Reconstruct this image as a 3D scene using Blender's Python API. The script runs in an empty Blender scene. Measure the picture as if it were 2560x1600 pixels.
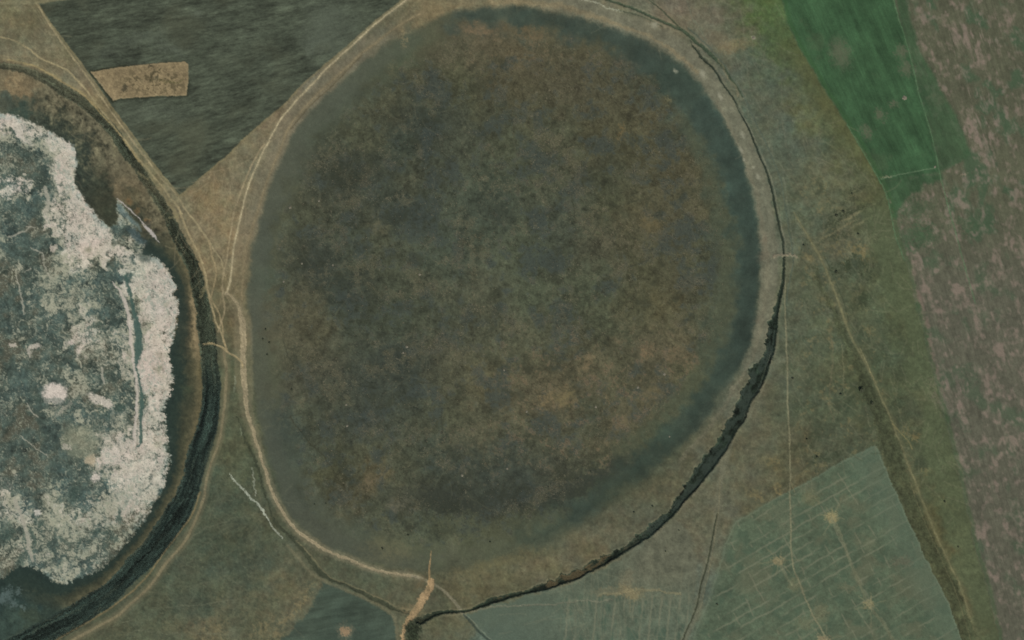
import bpy, math, random
import numpy as np
R = math.radians
# ------------------------------------------------------------------ camera, sky, sun, exposure
S = 0.5                                   # metres per unit of the survey plan (plan x east, y south)
scene = bpy.context.scene
col_main = scene.collection
cam_data = bpy.data.cameras.new('camera'); cam = bpy.data.objects.new('camera', cam_data); col_main.objects.link(cam)
CAM_H = 2600.0
cam.location = (0, 0, CAM_H); cam.rotation_euler = (0, 0, 0)
cam_data.sensor_width = 36; cam_data.lens = 36 * CAM_H / (2560 * S); cam_data.clip_start = 10; cam_data.clip_end = 60000
scene.camera = cam
SUN_EL, SUN_AZ = R(46), R(150)            # azimuth clockwise from north (+y)
world = bpy.data.worlds.new('World'); scene.world = world; world.use_nodes = True
nt = world.node_tree; nt.nodes.clear()
sky = nt.nodes.new('ShaderNodeTexSky'); sky.sky_type = 'NISHITA'; sky.sun_disc = False
sky.sun_elevation = SUN_EL; sky.sun_rotation = SUN_AZ
bg = nt.nodes.new('ShaderNodeBackground'); bg.inputs['Strength'].default_value = 0.06
out = nt.nodes.new('ShaderNodeOutputWorld')
nt.links.new(sky.outputs[0], bg.inputs[0]); nt.links.new(bg.outputs[0], out.inputs[0])
sun_d = bpy.data.lights.new('sun', 'SUN'); sun_d.energy = 3.0; sun_d.angle = R(0.5); sun_d.color = (1.0, 0.95, 0.86)
sun = bpy.data.objects.new('sun', sun_d); col_main.objects.link(sun)
sun.location = (0, 0, 500); sun.rotation_euler = (R(90) - SUN_EL, 0, math.pi - SUN_AZ)
vs = scene.view_settings
vs.view_transform = 'Standard'; vs.look = 'None'; vs.gamma = 1; vs.exposure = 0.0; vs.use_curve_mapping = False
LIT = np.array([0.93, 0.90, 0.885])        # what a level white sheet shows under this sun and sky

# ------------------------------------------------------------------ survey grid and tools
X0, X1, Y0, Y1, ST = -40.0, 2600.0, -40.0, 1640.0, 2.0
NX, NY = int((X1 - X0) / ST) + 1, int((Y1 - Y0) / ST) + 1
gx = X0 + ST * np.arange(NX); gy = Y0 + ST * np.arange(NY)
X, Y = np.meshgrid(gx, gy); X = X.astype(np.float32); Y = Y.astype(np.float32)

def field(seed, wl, beta=1.7, ratio=1.0, ang=0.0, cut=0.0):
    """random field, unit variance; wl = longest wavelength in plan units, ratio = stretch along direction ang (deg, clockwise from east on the plan)"""
    r = np.random.default_rng(seed)
    MY, MX = 864, 1344
    n = r.standard_normal((MY, MX)).astype(np.float32)
    F = np.fft.rfft2(n)
    fy = np.fft.fftfreq(MY, ST)[:, None]; fx = np.fft.rfftfreq(MX, ST)[None, :]
    c, s = math.cos(R(ang)), math.sin(R(ang))
    u = (fx * c + fy * s) * ratio; v = -fx * s + fy * c
    f2 = u * u + v * v
    A = (f2 + (1.0 / wl) ** 2) ** (-beta / 2)
    if cut > 0: A = A * np.exp(-f2 * cut * cut)
    A[0, 0] = 0
    o = np.fft.irfft2(F * A, s=(MY, MX)).astype(np.float32)[:NY, :NX]
    return o / o.std()
def lookup(F, u, v):
    u = np.mod(u, F.shape[1] - 1); v = np.mod(v, F.shape[0] - 1)
    i, j = u.astype(int), v.astype(int); a, b = u - i, v - j
    return (F[j, i] * (1 - a) + F[j, i + 1] * a) * (1 - b) + (F[j + 1, i] * (1 - a) + F[j + 1, i + 1] * a) * b
def sst(x, a=0.0, b=1.0):
    t = np.clip((x - a) / (b - a), 0, 1); return t * t * (3 - 2 * t)
def catmull(p, closed=False, step=9.0):
    p = np.array(p, float)
    if closed: q = np.vstack([p[-1], p, p[0], p[1]])
    else: q = np.vstack([2 * p[0] - p[1], p, 2 * p[-1] - p[-2]])
    o = []
    for i in range(1, len(q) - 2):
        a, b, c, d = q[i - 1], q[i], q[i + 1], q[i + 2]
        n = max(1, int(np.hypot(*(c - b)[:2]) / step))
        for k in range(n):
            t = k / n
            o.append(0.5 * ((2 * b) + (c - a) * t + (2 * a - 5 * b + 4 * c - d) * t * t + (3 * b - a - 3 * c + d) * t ** 3))
    if not closed: o.append(q[-2])
    return np.array(o)
W1, W2 = field(1, 60, 2.2), field(2, 60, 2.2)
W3, W4 = field(3, 12, 1.6), field(4, 12, 1.6)
def warped(big, small):
    return X + big * W1 + small * W3, Y + big * W2 + small * W4
BIG = np.float32(1e6)
def line(pts, reach=40.0, wb=0.6, ws=0.5, smooth=True, closed=False, step=9.0):
    """distance to a poly-line, side, running length and the local width (3rd value of each point)"""
    p = np.array([(q + (0,))[:3] if len(q) == 2 else q for q in pts], float)
    p = catmull(p, closed, step) if smooth else (np.vstack([p, p[:1]]) if closed else p)
    if closed and smooth: p = np.vstack([p, p[:1]])
    XW, YW = warped(wb, ws)
    D = np.full((NY, NX), BIG, np.float32); Sg = np.zeros_like(D); L = np.zeros_like(D); Wd = np.ones_like(D)
    pad = reach + 4 * (wb + ws)
    run = 0.0
    for a, b in zip(p[:-1], p[1:]):
        dx, dy = b[0] - a[0], b[1] - a[1]; ln = math.hypot(dx, dy)
        if ln < 1e-6: continue
        i0 = int((min(a[0], b[0]) - pad - X0) / ST); i1 = int((max(a[0], b[0]) + pad - X0) / ST) + 2
        j0 = int((min(a[1], b[1]) - pad - Y0) / ST); j1 = int((max(a[1], b[1]) + pad - Y0) / ST) + 2
        i0, j0, i1, j1 = max(i0, 0), max(j0, 0), min(i1, NX), min(j1, NY)
        if i1 > i0 and j1 > j0:
            sl = (slice(j0, j1), slice(i0, i1))
            px, py = XW[sl] - a[0], YW[sl] - a[1]
            t = np.clip((px * dx + py * dy) / (ln * ln), 0, 1)
            ex, ey = px - t * dx, py - t * dy
            d = np.sqrt(ex * ex + ey * ey)
            m = d < D[sl]
            D[sl] = np.where(m, d, D[sl])
            Sg[sl] = np.where(m, np.sign(dx * py - dy * px), Sg[sl])
            L[sl] = np.where(m, run + t * ln, L[sl])
            Wd[sl] = np.where(m, a[2] + t * (b[2] - a[2]), Wd[sl])
        run += ln
    return D, Sg, L, Wd
def poly(pts, wb=1.0, ws=1.0, smooth=True, reach=90.0):
    """signed distance to a closed outline: positive inside"""
    p = catmull(pts, True) if smooth else np.array(pts, float)
    XW, YW = warped(wb, ws)
    ins = np.zeros((NY, NX), bool)
    q = np.vstack([p, p[:1]])
    for a, b in zip(q[:-1], q[1:]):
        lo, hi = min(a[1], b[1]), max(a[1], b[1])
        if hi - lo < 1e-9: continue
        m = 5 * (wb + ws)
        j0 = max(int((lo - m - Y0) / ST), 0); j1 = min(int((hi + m - Y0) / ST) + 2, NY)
        if j1 <= j0: continue
        yy, xx = YW[j0:j1], XW[j0:j1]
        c = ((a[1] > yy) != (b[1] > yy)) & (xx < (b[0] - a[0]) * (yy - a[1]) / (b[1] - a[1]) + a[0])
        ins[j0:j1] ^= c
    D = line([tuple(v) for v in p], reach, wb, ws, smooth=False, closed=True)[0]
    D = np.minimum(D, reach)
    return np.where(ins, D, -D)
def scratches(seed, n, xr, yr, ln, ang, spread, curl, wmask=None):
    """distance to many short wandering lines (animal trails, wheel marks)"""
    r = np.random.default_rng(seed)
    D = np.full((NY, NX), BIG, np.float32)
    for _ in range(n):
        x, y = r.uniform(*xr), r.uniform(*yr)
        if wmask is not None:
            i, j = int((x - X0) / ST), int((y - Y0) / ST)
            if not (0 <= i < NX and 0 <= j < NY) or wmask[j, i] < .5: continue
        a = R(ang + r.normal(0, spread)); L = r.uniform(.4, 1.3) * ln; st = 8.0; k = r.normal(0, curl)
        for _s in range(int(L / st)):
            a += k + r.normal(0, curl); x2, y2 = x + st * math.cos(a), y + st * math.sin(a)
            i0 = max(int((min(x, x2) - 8 - X0) / ST), 0); i1 = min(int((max(x, x2) + 8 - X0) / ST) + 2, NX)
            j0 = max(int((min(y, y2) - 8 - Y0) / ST), 0); j1 = min(int((max(y, y2) + 8 - Y0) / ST) + 2, NY)
            if i1 > i0 and j1 > j0:
                sl = (slice(j0, j1), slice(i0, i1)); px, py = X[sl] + .5 * W3[sl] - x, Y[sl] + .5 * W4[sl] - y
                t = np.clip((px * (x2 - x) + py * (y2 - y)) / (st * st), 0, 1)
                D[sl] = np.minimum(D[sl], np.hypot(px - t * (x2 - x), py - t * (y2 - y)))
            x, y = x2, y2
    return D
def rgb(*c): return np.array(c, np.float32) / 255.0
C = np.zeros((NY, NX, 3), np.float32)     # ground cover colour as it looks in daylight
H = np.zeros((NY, NX), np.float32)        # height in metres
LAB = np.zeros((NY, NX), np.int16)        # which piece of the setting owns the spot
REG = [('ground', 'open dry steppe pasture around the two dry lakes', 'pasture', 'grass')]
def region(name, label, cat, mat):
    REG.append((name, label, cat, mat)); return len(REG) - 1
def paint(c, m):
    global C
    C += (np.asarray(c, np.float32) - C) * m[..., None]
def tint(m, v): 
    global C
    C *= (1 + (m * v))[..., None]
def blob(x, y, rx, ry=None, ang=0.0, soft=0.5, ws=1.5):
    ry = ry or rx
    XW, YW = warped(ws * 0.6, ws)
    c, s = math.cos(R(ang)), math.sin(R(ang))
    u = ((XW - x) * c + (YW - y) * s) / rx; v = (-(XW - x) * s + (YW - y) * c) / ry
    return 1 - sst(np.sqrt(u * u + v * v), 1 - soft, 1 + soft)

# common fields
N_big, N_mid, N_fine = field(11, 260, 2.2, cut=2), field(12, 90, 2.0, cut=2), field(13, 26, 1.7, cut=1.2)
N_a, N_b, N_c = field(14, 130, 2.1, cut=3), field(15, 110, 2.1, cut=3), field(16, 46, 1.9, cut=2)
H_s = field(20, 200, 2.8)
GR = field(17, 6, 1.2, cut=.7); GR2 = field(18, 9, 1.5, cut=.8)

# ------------------------------------------------------------------ broad ground colours (control spots, blended)
CP = [ # x, y, colour
 (20,30,112,108,82),(120,90,118,112,86),(60,60,108,102,78),(20,130,118,112,86),(60,150,126,118,90),(200,200,122,114,88),(300,320,124,116,88),
 (380,420,118,112,84),(500,470,124,114,86),(560,560,132,118,90),(530,620,126,114,86),(600,440,120,112,86),(560,720,112,104,78),(540,830,100,94,70),
 (580,930,88,90,66),(580,1050,86,88,66),(600,1150,84,88,66),(540,1250,76,84,66),(450,1400,78,84,66),(560,1400,74,82,66),(650,1400,78,86,70),(700,1330,84,88,68),
 (350,1540,84,88,68),(500,1500,78,84,66),(520,1590,108,100,74),(620,1560,92,92,70),(720,1470,98,94,70),(760,1500,104,98,74),(850,1480,88,92,72),(900,1450,84,88,68),
 (950,1480,86,90,70),(1000,1500,96,94,72),(800,1400,84,86,66),(1100,1500,92,90,68),(1180,1490,100,96,70),(1250,1460,100,94,68),(1350,1440,104,96,70),(1470,1380,106,98,74),
 (1560,1330,96,92,72),(1650,1250,94,92,70),(1720,1170,98,94,72),(1790,1080,104,99,77),(1850,980,106,101,79),(1890,880,106,103,82),
 (860,150,104,100,80),(780,230,116,108,86),(720,290,116,108,86),(960,70,98,96,76),(1060,30,116,108,82),(1150,5,124,114,86),(1300,2,132,120,90),(1420,15,126,118,92),
 (1540,40,110,108,86),(1640,90,112,108,86),(1720,120,104,104,84),(1780,200,98,100,82),(1840,300,90,98,80),(1890,400,92,100,82),(1920,520,88,98,80),(1930,640,94,98,80),
 (1700,20,112,104,86),(1780,60,110,104,86),(1830,110,110,104,82),(1840,40,100,100,78),(1880,150,90,98,80),(1930,220,92,97,80),(1960,300,92,98,80),(2000,380,92,98,80),
 (2060,420,98,100,78),(2100,500,98,98,74),(2050,560,90,96,74),(2000,600,92,94,72),(2100,620,100,98,76),(2150,640,100,100,76),(2120,700,82,88,66),(2160,760,84,90,66),(2040,700,88,94,72),
 (2000,800,90,94,74),(2040,900,90,93,70),(2100,900,88,90,66),(2150,950,78,84,60),(2000,1000,90,92,70),(2080,1050,86,90,66),(2020,1100,90,88,66),(2100,1110,84,86,64),(1900,1120,100,98,76),
 (1860,1180,104,98,74),(1900,1220,100,94,70),(1960,1180,96,90,66),(1780,1240,102,98,78),(1720,1350,108,104,82),(1650,1420,106,104,84),(1760,1480,100,104,86),(1700,1560,100,106,88),(1800,1560,108,106,86),
 (1940,60,84,95,60),(1905,15,76,97,55),(1908,55,74,94,54),(1960,110,78,90,56),(2000,180,84,90,62),(2040,260,88,92,62),(2080,330,88,92,62),(2130,400,90,94,64),(2180,520,84,90,62),(2180,640,88,96,68),
 (2220,720,84,90,64),(2250,800,86,92,66),(2260,950,88,94,68),(2300,1050,88,92,68),(2340,1150,86,90,66),(2380,1250,92,92,62),(2400,1400,94,90,62),(2450,1520,92,92,66),
 (2240,1000,84,86,62),(2280,1100,84,84,60),(2330,1230,82,82,58),(2370,1320,88,84,56),(2420,1480,92,84,56),(2460,1590,92,84,58),
 (2500,1400,90,90,70),(2550,1590,92,90,72),(2500,200,96,94,74),(1250,1590,90,104,90),(1400,1560,94,106,88),(1550,1580,98,106,86),(860,1580,70,82,70)]
def control_map(cps, power=3.2, reach=40.0):
    a = np.array(cps, np.float32)
    st = 8
    xs, ys = X[::st, ::st], Y[::st, ::st]
    num = np.zeros(xs.shape + (3,), np.float32); den = np.zeros(xs.shape, np.float32)
    for x, y, r_, g_, b_ in a:
        w = 1.0 / ((xs - x) ** 2 + (ys - y) ** 2 + reach ** 2) ** (power / 2) * 1e6
        num += w[..., None] * np.array([r_, g_, b_], np.float32) / 255; den += w
    lo = num / den[..., None]
    XX = np.clip((X + 14 * W1 - X0) / (ST * st), 0, lo.shape[1] - 1.001); YY = np.clip((Y + 14 * W2 - Y0) / (ST * st), 0, lo.shape[0] - 1.001)
    i, j = XX.astype(int), YY.astype(int); fx, fy = (XX - i)[..., None], (YY - j)[..., None]
    return (lo[j, i] * (1 - fx) + lo[j, i + 1] * fx) * (1 - fy) + (lo[j + 1, i] * (1 - fx) + lo[j + 1, i + 1] * fx) * fy
C = control_map(CP)
C *= (1 + 0.03 * N_mid + 0.04 * N_fine + 0.018 * GR)[..., None]
C *= np.stack([1 + 0.012 * N_a + .010 * N_c, 1 + 0.008 * N_b, 1 - 0.014 * N_a + .008 * N_b], -1)
H += 0.5 * H_s + 0.03 * N_fine + 0.012 * GR
gsh = sst(X, 1250, 1500) * sst(Y, 700, 900)
C *= np.stack([1 - .045 * gsh, 1 - .02 * gsh, 1 - .015 * gsh], -1)
# rough scrubby pasture in the east and south-west: darker tufted patches
east = sst(X, 1960, 2020) * (1 - sst(X + Y * -0.28, 1920, 2000)) * sst(Y, 380, 470)
paint(rgb(66, 72, 54), east * 0.6 * sst(field(21, 60, 1.9, cut=1.5) + .4 * N_fine, 0.4, 1.9))
paint(rgb(122, 112, 78), east * 0.5 * sst(field(22, 34, 1.7, cut=1.2), 0.9, 2.1))
sw = (1 - sst(X, 620, 800)) * sst(X, 180, 330) * sst(Y, 1000, 1200)
paint(rgb(60, 68, 54), sw * 0.40 * sst(field(23, 20, 1.5, cut=.8), 0.4, 1.9))
paint(rgb(104, 104, 80), sw * 0.45 * sst(field(24, 14, 1.3, cut=.7), 1.0, 2.3))
for bx_, by_, ba in ((2140,470,0.7),(2105,533,0.85),(2085,558,0.8),(2150,520,0.6),(2125,500,.6),(2110,590,.5),(2060,600,.4)):
    paint(rgb(64, 69, 50), blob(bx_, by_, 30, 5, -18, 0.6, 4) * ba)
for bx_, by_, ba in ((2130,540,0.6),(2118,562,0.6),(2070,590,0.5),(2160,552,0.5)):
    paint(rgb(140, 130, 96), blob(bx_, by_, 26, 3, -28, 0.6) * ba)
for bx_, by_, r_, ba in ((2130,660,26,.7),(2165,655,20,.6),(2095,675,22,.6),(2150,760,24,.6),(2170,690,16,.6),(2010,610,12,.6),(2155,745,20,.5),(2240,935,14,.5),(2205,890,14,.5),(2265,1040,20,.4),(2240,1010,14,.5),(2310,1150,24,.5),(2285,1100,18,.4),(2030,1100,18,.5),(2080,1145,18,.6),(2045,1145,12,.6),(2000,1010,16,.4),(2150,975,16,.6)):
    paint(rgb(60, 67, 48), blob(bx_, by_, r_ * 1.15, r_ * .6, -30, 0.6, 6) * min(1, ba * 1.3) * np.clip(.75 + .35 * N_fine, 0, 1))
for bx_, by_, r_, ba in ((2150,625,36,.6),(2100,630,24,.4),(2020,640,20,.4),(2290,1095,16,.6),(2270,1075,14,.5),(2320,1180,18,.5),(2380,1270,26,.6),(2362,1255,12,.9),(2400,1330,18,.4),(2175,830,14,.4),(2405,1400,14,.4),(1950,1230,22,.6),(1890,1240,28,.4),(1935,1160,24,.4),(2040,1130,10,.5),(2080,850,12,.4),(2070,1000,18,.4)):
    paint(rgb(136, 118, 78), blob(bx_, by_, r_, r_ * .45, 30, 0.7, 4) * ba * sst(N_fine, -1.2, 1))
paint(rgb(136, 120, 86), blob(1835, 115, 46, 14, -12, .6, 3) * .6); paint(rgb(126, 112, 86), blob(1790, 100, 40, 18, 30, .6, 3) * .4)
for bx_, by_ in ((745,1510),(720,1545),(770,1480),(690,1590),(500,1592),(640,1570),(670,1560),(550,1585)):
    paint(rgb(134, 120, 86), blob(bx_, by_, 34, 12, -55, .7, 4) * .55 * sst(N_fine + .5 * GR2, -.8, 1.4))
paint(rgb(136, 118, 84), blob(1075, 20, 40, 34, 60, .7, 4) * .5)

# ------------------------------------------------------------------ central dry lake
LK = [(1170,18),(1280,13),(1380,24),(1470,44),(1540,70),(1600,92),(1660,122),(1710,160),(1750,205),(1790,265),(1825,330),(1855,395),(1880,470),(1893,540),(1900,600),(1902,680),(1897,760),(1882,840),(1850,915),(1810,985),(1760,1055),(1700,1122),(1630,1185),(1560,1240),(1490,1292),(1420,1335),(1340,1372),(1250,1402),(1160,1422),(1100,1432),(1030,1428),(980,1422),(930,1408),(870,1388),(820,1366),(775,1340),(745,1312),(718,1280),(700,1240),(684,1190),(664,1130),(650,1080),(640,1040),(632,980),(626,900),(622,820),(618,740),(620,680),(628,620),(642,560),(657,510),(677,455),(702,395),(722,345),(748,305),(793,260),(843,212),(893,168),(945,126),(1005,90),(1062,58),(1118,30)]
lk = poly(LK, 2.0, 1.0, reach=220)
sew = sst(X + Y, 2500, 2800) * sst(Y, 900, 1000)
lake = sst((lk + 7 + 26 * sew) / (21 + 50 * sew), 0, 1)
LC = [(1180,40,66,76,68),(1300,45,62,74,66),(1430,62,64,74,66),(1530,100,64,74,66),(1620,150,62,72,64),(1690,210,60,72,62),(1750,300,62,76,68),(1800,380,60,74,66),(1840,460,58,72,64),(1862,560,58,72,64),(1870,660,58,70,62),(1862,750,58,70,62),(1845,840,58,70,62),(1800,930,60,72,62),(1740,1010,60,72,62),(1670,1090,58,70,58),(1590,1160,58,70,58),(1500,1220,66,72,56),
 (1440,1280,62,72,62),(1370,1300,80,82,64),(1350,1340,72,80,66),(1250,1370,84,86,68),(1150,1390,88,88,70),(1050,1370,86,88,68),(960,1380,96,94,72),(900,1340,76,80,66),(820,1320,78,80,66),(760,1240,74,78,66),(720,1160,72,78,66),(690,1100,78,82,68),(660,1000,84,84,66),(650,900,84,86,68),(640,800,82,84,70),(650,700,78,84,70),(665,600,78,82,70),(690,500,82,84,70),(720,420,80,82,68),(770,320,78,82,68),(850,240,78,82,68),(930,170,78,82,66),(1010,110,76,82,64),(1080,80,86,86,66),
 (1120,130,84,80,62),(1200,90,104,92,70),(1280,110,102,90,66),(1370,120,96,88,64),(1450,140,88,82,60),(1520,170,82,78,58),(1250,180,82,76,56),(1340,200,76,72,54),(1430,230,80,76,58),(1540,250,78,74,56),(1620,280,84,78,58),(1150,200,78,78,58),(1040,200,80,78,60),(960,270,80,78,60),(1050,300,66,72,62),(1130,340,72,74,60),(1000,380,66,72,60),(900,350,78,78,60),(850,430,64,66,50),(930,480,66,70,58),(830,520,76,76,60),(1000,520,66,72,62),(1020,430,76,76,60),
 (760,480,80,80,62),(740,560,80,80,62),(720,640,82,82,64),(780,640,66,70,60),(860,600,70,74,60),(950,570,80,80,62),(950,680,74,76,60),(850,720,66,72,60),(740,760,84,80,62),(700,850,86,82,64),(790,820,82,78,60),(900,820,72,76,62),(1000,800,74,78,62),(1050,700,76,78,62),(1120,640,74,80,66),(1200,560,76,82,68),(1250,480,72,78,64),(1300,400,78,80,62),(1400,340,80,80,62),(1500,340,82,78,58),(1600,380,84,80,58),(1700,420,88,82,58),(1740,520,86,82,60),(1620,540,88,82,60),(1520,480,78,78,58),(1420,480,76,78,62),(1400,580,76,80,66),(1300,620,80,84,66),(1500,620,78,76,60),(1600,660,80,78,58),(1700,640,80,78,58),(1770,640,84,84,64),(1770,760,86,86,66),(1680,760,82,76,54),(1590,760,82,80,60),(1480,740,78,82,64),(1350,740,80,84,66),(1200,720,80,80,64),(1120,780,78,80,64),(1250,840,84,84,66),(1400,840,82,82,64),(1530,830,76,78,60),(1620,880,92,86,66),(1700,880,96,88,66),(1720,950,84,82,58),(1650,980,98,90,68),(1560,950,84,82,62),(1470,900,90,84,64),(1380,950,88,82,62),(1400,1000,106,94,70),(1300,1000,92,86,66),(1220,960,92,86,64),(1120,920,84,82,64),(1000,900,68,74,64),(900,950,72,76,64),(830,900,82,80,64),(740,980,84,82,66),(700,1080,66,76,68),(800,1020,76,78,62),(900,1060,68,72,62),(1000,1000,70,74,62),(1100,1040,80,80,62),(1200,1060,84,82,64),(1300,1100,84,84,66),(1380,1060,86,84,66),(1480,1050,76,80,62),(1560,1040,96,90,68),(1600,1080,84,80,58),(1520,1120,96,88,66),(1450,1130,84,82,64),(1400,1180,78,78,64),(1300,1200,68,74,64),(1200,1180,66,72,62),(1100,1140,70,76,64),(1000,1120,76,78,62),(900,1140,80,80,62),(830,1180,78,76,56),(930,1200,100,90,66),(880,1230,76,72,54),(850,1160,72,72,54),(1000,1240,84,84,66),(1100,1220,64,66,52),(1060,1260,68,66,50),(1200,1260,74,74,58),(1320,1260,74,74,56),(1160,1320,82,84,64),(1060,1320,70,76,64),(970,1280,76,78,62),(1250,1310,84,84,64),(1440,1210,66,66,50),(1530,1180,60,62,46)]
lcol = control_map(LC, 3.4, 30)
ea_ = sst(X, 1450, 1650) * sst(Y, 200, 330)
inner = sst(lk - 46 * ea_ + (12 - 7 * ea_) * N_c, 45, 105 - 34 * ea_)
bl = sst(N_a + .7 * N_c + .3 * N_fine, .1, 2.2)
lcol = lcol * np.array([1.03, 1.045, 1.02], np.float32)
zone = .30 + .70 * sst(lk + 10 * N_c, 48, 104)
lcol = lcol * (1 + 0.03 * N_mid + zone * (0.055 * N_fine + .065 * N_c + 0.042 * GR))[..., None]
for x, y, rx, ry, a, m in ((860,440,90,70,0,.55),(1000,540,70,30,-10,.5),(1060,310,90,50,0,.45),(790,650,60,60,0,.5),(860,720,80,40,0,.45),(900,960,120,80,0,.35),(1010,900,90,50,0,.4),(700,1085,40,60,0,.4),(1250,1180,150,60,0,.40),(1110,1250,130,34,8,.65),(1290,1250,140,30,-8,.55),(1450,1215,90,24,-28,.6),(1530,1170,60,20,-35,.5),(1240,520,60,40,0,.3),(1540,430,60,60,0,.25)):
    lcol += (np.array([.222, .238, .204], np.float32) - lcol) * (blob(x, y, rx, ry, a, .85, 9) * m)[..., None]
for x, y, rx, ry, a, m in ((1280,150,190,80,6,.5),(1460,200,110,70,20,.4),(1690,420,70,110,-10,.5),(1640,560,80,70,0,.4),(1700,700,60,90,0,.35),(1640,900,90,70,0,.45),(1400,990,110,60,0,.4),(720,840,60,90,0,.35),(1540,1060,80,50,-30,.35)):
    lcol += (np.array([.338, .320, .248], np.float32) * (1 + .05 * GR)[..., None] - lcol) * (blob(x, y, rx, ry, a, .85, 9) * m * (.6 + .4 * sst(N_fine, -1, 1)))[..., None]
lcol += (np.array([.255, .283, .258], np.float32) - lcol) * (.68 * bl * inner)[..., None]            # blue-grey damp mottles
lcol += (np.array([.378, .358, .275], np.float32) - lcol) * (.40 * sst(N_b + .8 * N_c + .5 * N_fine, .5, 2.6) * inner)[..., None]
lcol += (np.array([.22, .23, .175], np.float32) - lcol) * (.45 * sst(field(35, 60, 1.9, cut=2) + .4 * N_fine, .5, 2.4) * inner)[..., None]
speck = sst(field(31, 6, 1.1, cut=.5), .9, 2.2) * sst(N_b + .8 * field(32, 50, 1.7), -.2, 2.0) * inner
lcol += (np.array([.50, .46, .37], np.float32) - lcol) * (.6 * speck)[..., None]
tan_sp = sst(Y, 780, 900) * (1 - sst(Y, 1120, 1260)) * sst(X, 1100, 1350) + .7 * (1 - sst(Y, 120, 240)) * sst(X, 1100, 1200)
lcol += (np.array([.50, .42, .32], np.float32) - lcol) * (.5 * np.clip(tan_sp, 0, 1) * inner * sst(.7 * N_c + .8 * field(33, 18, 1.5, cut=.8), .5, 2.2))[..., None]
lcol *= (1 - .15 * sst(field(34, 10, 1.3, cut=.8), 1.0, 2.4) * inner)[..., None]
fil2 = sst(1 - np.abs(field(36, 34, 1.8, cut=.7)) / .17, 0, 1) * sst(N_b + .8 * N_c, .2, 1.8) + .8 * sst(1 - np.abs(field(37, 18, 1.6, cut=.6)) / .16, 0, 1) * sst(.7 * N_c + np.clip(tan_sp, 0, 1), .5, 1.9)
lcol += (np.array([.435, .395, .305], np.float32) - lcol) * (.42 * np.clip(fil2, 0, 1) * inner)[..., None]
fil3 = sst(1 - np.abs(field(58, 24, 1.7, cut=.7)) / .15, 0, 1) * sst(N_a + .6 * N_c, .1, 1.8)
lcol += (np.array([.20, .215, .185], np.float32) - lcol) * (.45 * fil3 * inner)[..., None]
sc1 = scratches(401, 240, (660, 1880), (60, 1400), 70, 80, 60, .10)
lcol += (np.array([.40, .395, .31], np.float32) - lcol) * (.30 * sst((1.6 - sc1) / 1.6, -.6, 1) * inner)[..., None]
sc2 = scratches(402, 160, (660, 1880), (60, 1400), 60, 40, 70, .14)
lcol += (np.array([.20, .21, .165], np.float32) - lcol) * (.35 * sst((1.8 - sc2) / 1.8, -.6, 1) * inner)[..., None]
C = C + (lcol - C) * lake[..., None]
H = H * (1 - .55 * lake) - 1.6 * sst(lk, -10, 45) - .5 * sst(lk, 40, 200) + lake * (.02 * GR2 + .03 * N_fine) * sst(lk, 20, 80)
RL = region('lake_bed', 'large round dry lake bed of dark grey and brown mottled mud, centre of the picture', 'lake bed', 'mud')
LAB[lk > 0] = RL
# damp darker ring along the eastern shore
D, Sg, L, Wd = line([(1170,40,34),(1240,36,44),(1330,42,44),(1430,64,46),(1520,98,54),(1600,140,58),(1684,204,62),(1748,280,60),(1802,366,58),(1840,452,54),(1864,545,48),(1874,640,46),(1870,740,48),(1854,838,58),(1814,924,66),(1760,1006,68),(1690,1084,70),(1604,1160,68),(1522,1220,52),(1450,1280,34),(1360,1330,16)], 70, 5, 1)
dm = sst((Wd / 2 - D) / 24, -.6, 1) * sst(lk, -2, 8)
paint(np.array([.232, .274, .232]) , dm * .62); tint(dm, .04 * N_mid)
D, Sg, L, Wd = line([(1716,300,40),(1770,420,48),(1802,540,48),(1814,660,48),(1808,780,48),(1770,890,48),(1712,980,46),(1632,1062,42),(1552,1130,36)], 60, 6, 1)
paint(rgb(80, 84, 64) * (1 + .03 * N_fine)[..., None], sst((Wd / 2 - D) / 26, -.7, 1) * .8 * (1 - .7 * dm))
# smooth trampled rim on the west
rim = sst(lk, -2, 10) * (1 - sst(lk, 26, 62)) * (1 - sst(X, 1000, 1120)) 
paint(rgb(82, 85, 71), rim * .5)
shore = sst(lk, -50, -34) * (1 - sst(lk, -6, 6))
paint(rgb(116, 109, 88) * (1 + .03 * N_c)[..., None], shore * (1 - sst(X, 900, 1050)) * (1 - sst(Y, 600, 760)) * .55)
paint(rgb(117, 114, 93) * (1 + .04 * N_c)[..., None], shore * sst(X, 1250, 1400) * (1 - sst(Y, 820, 960)) * .8)
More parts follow.
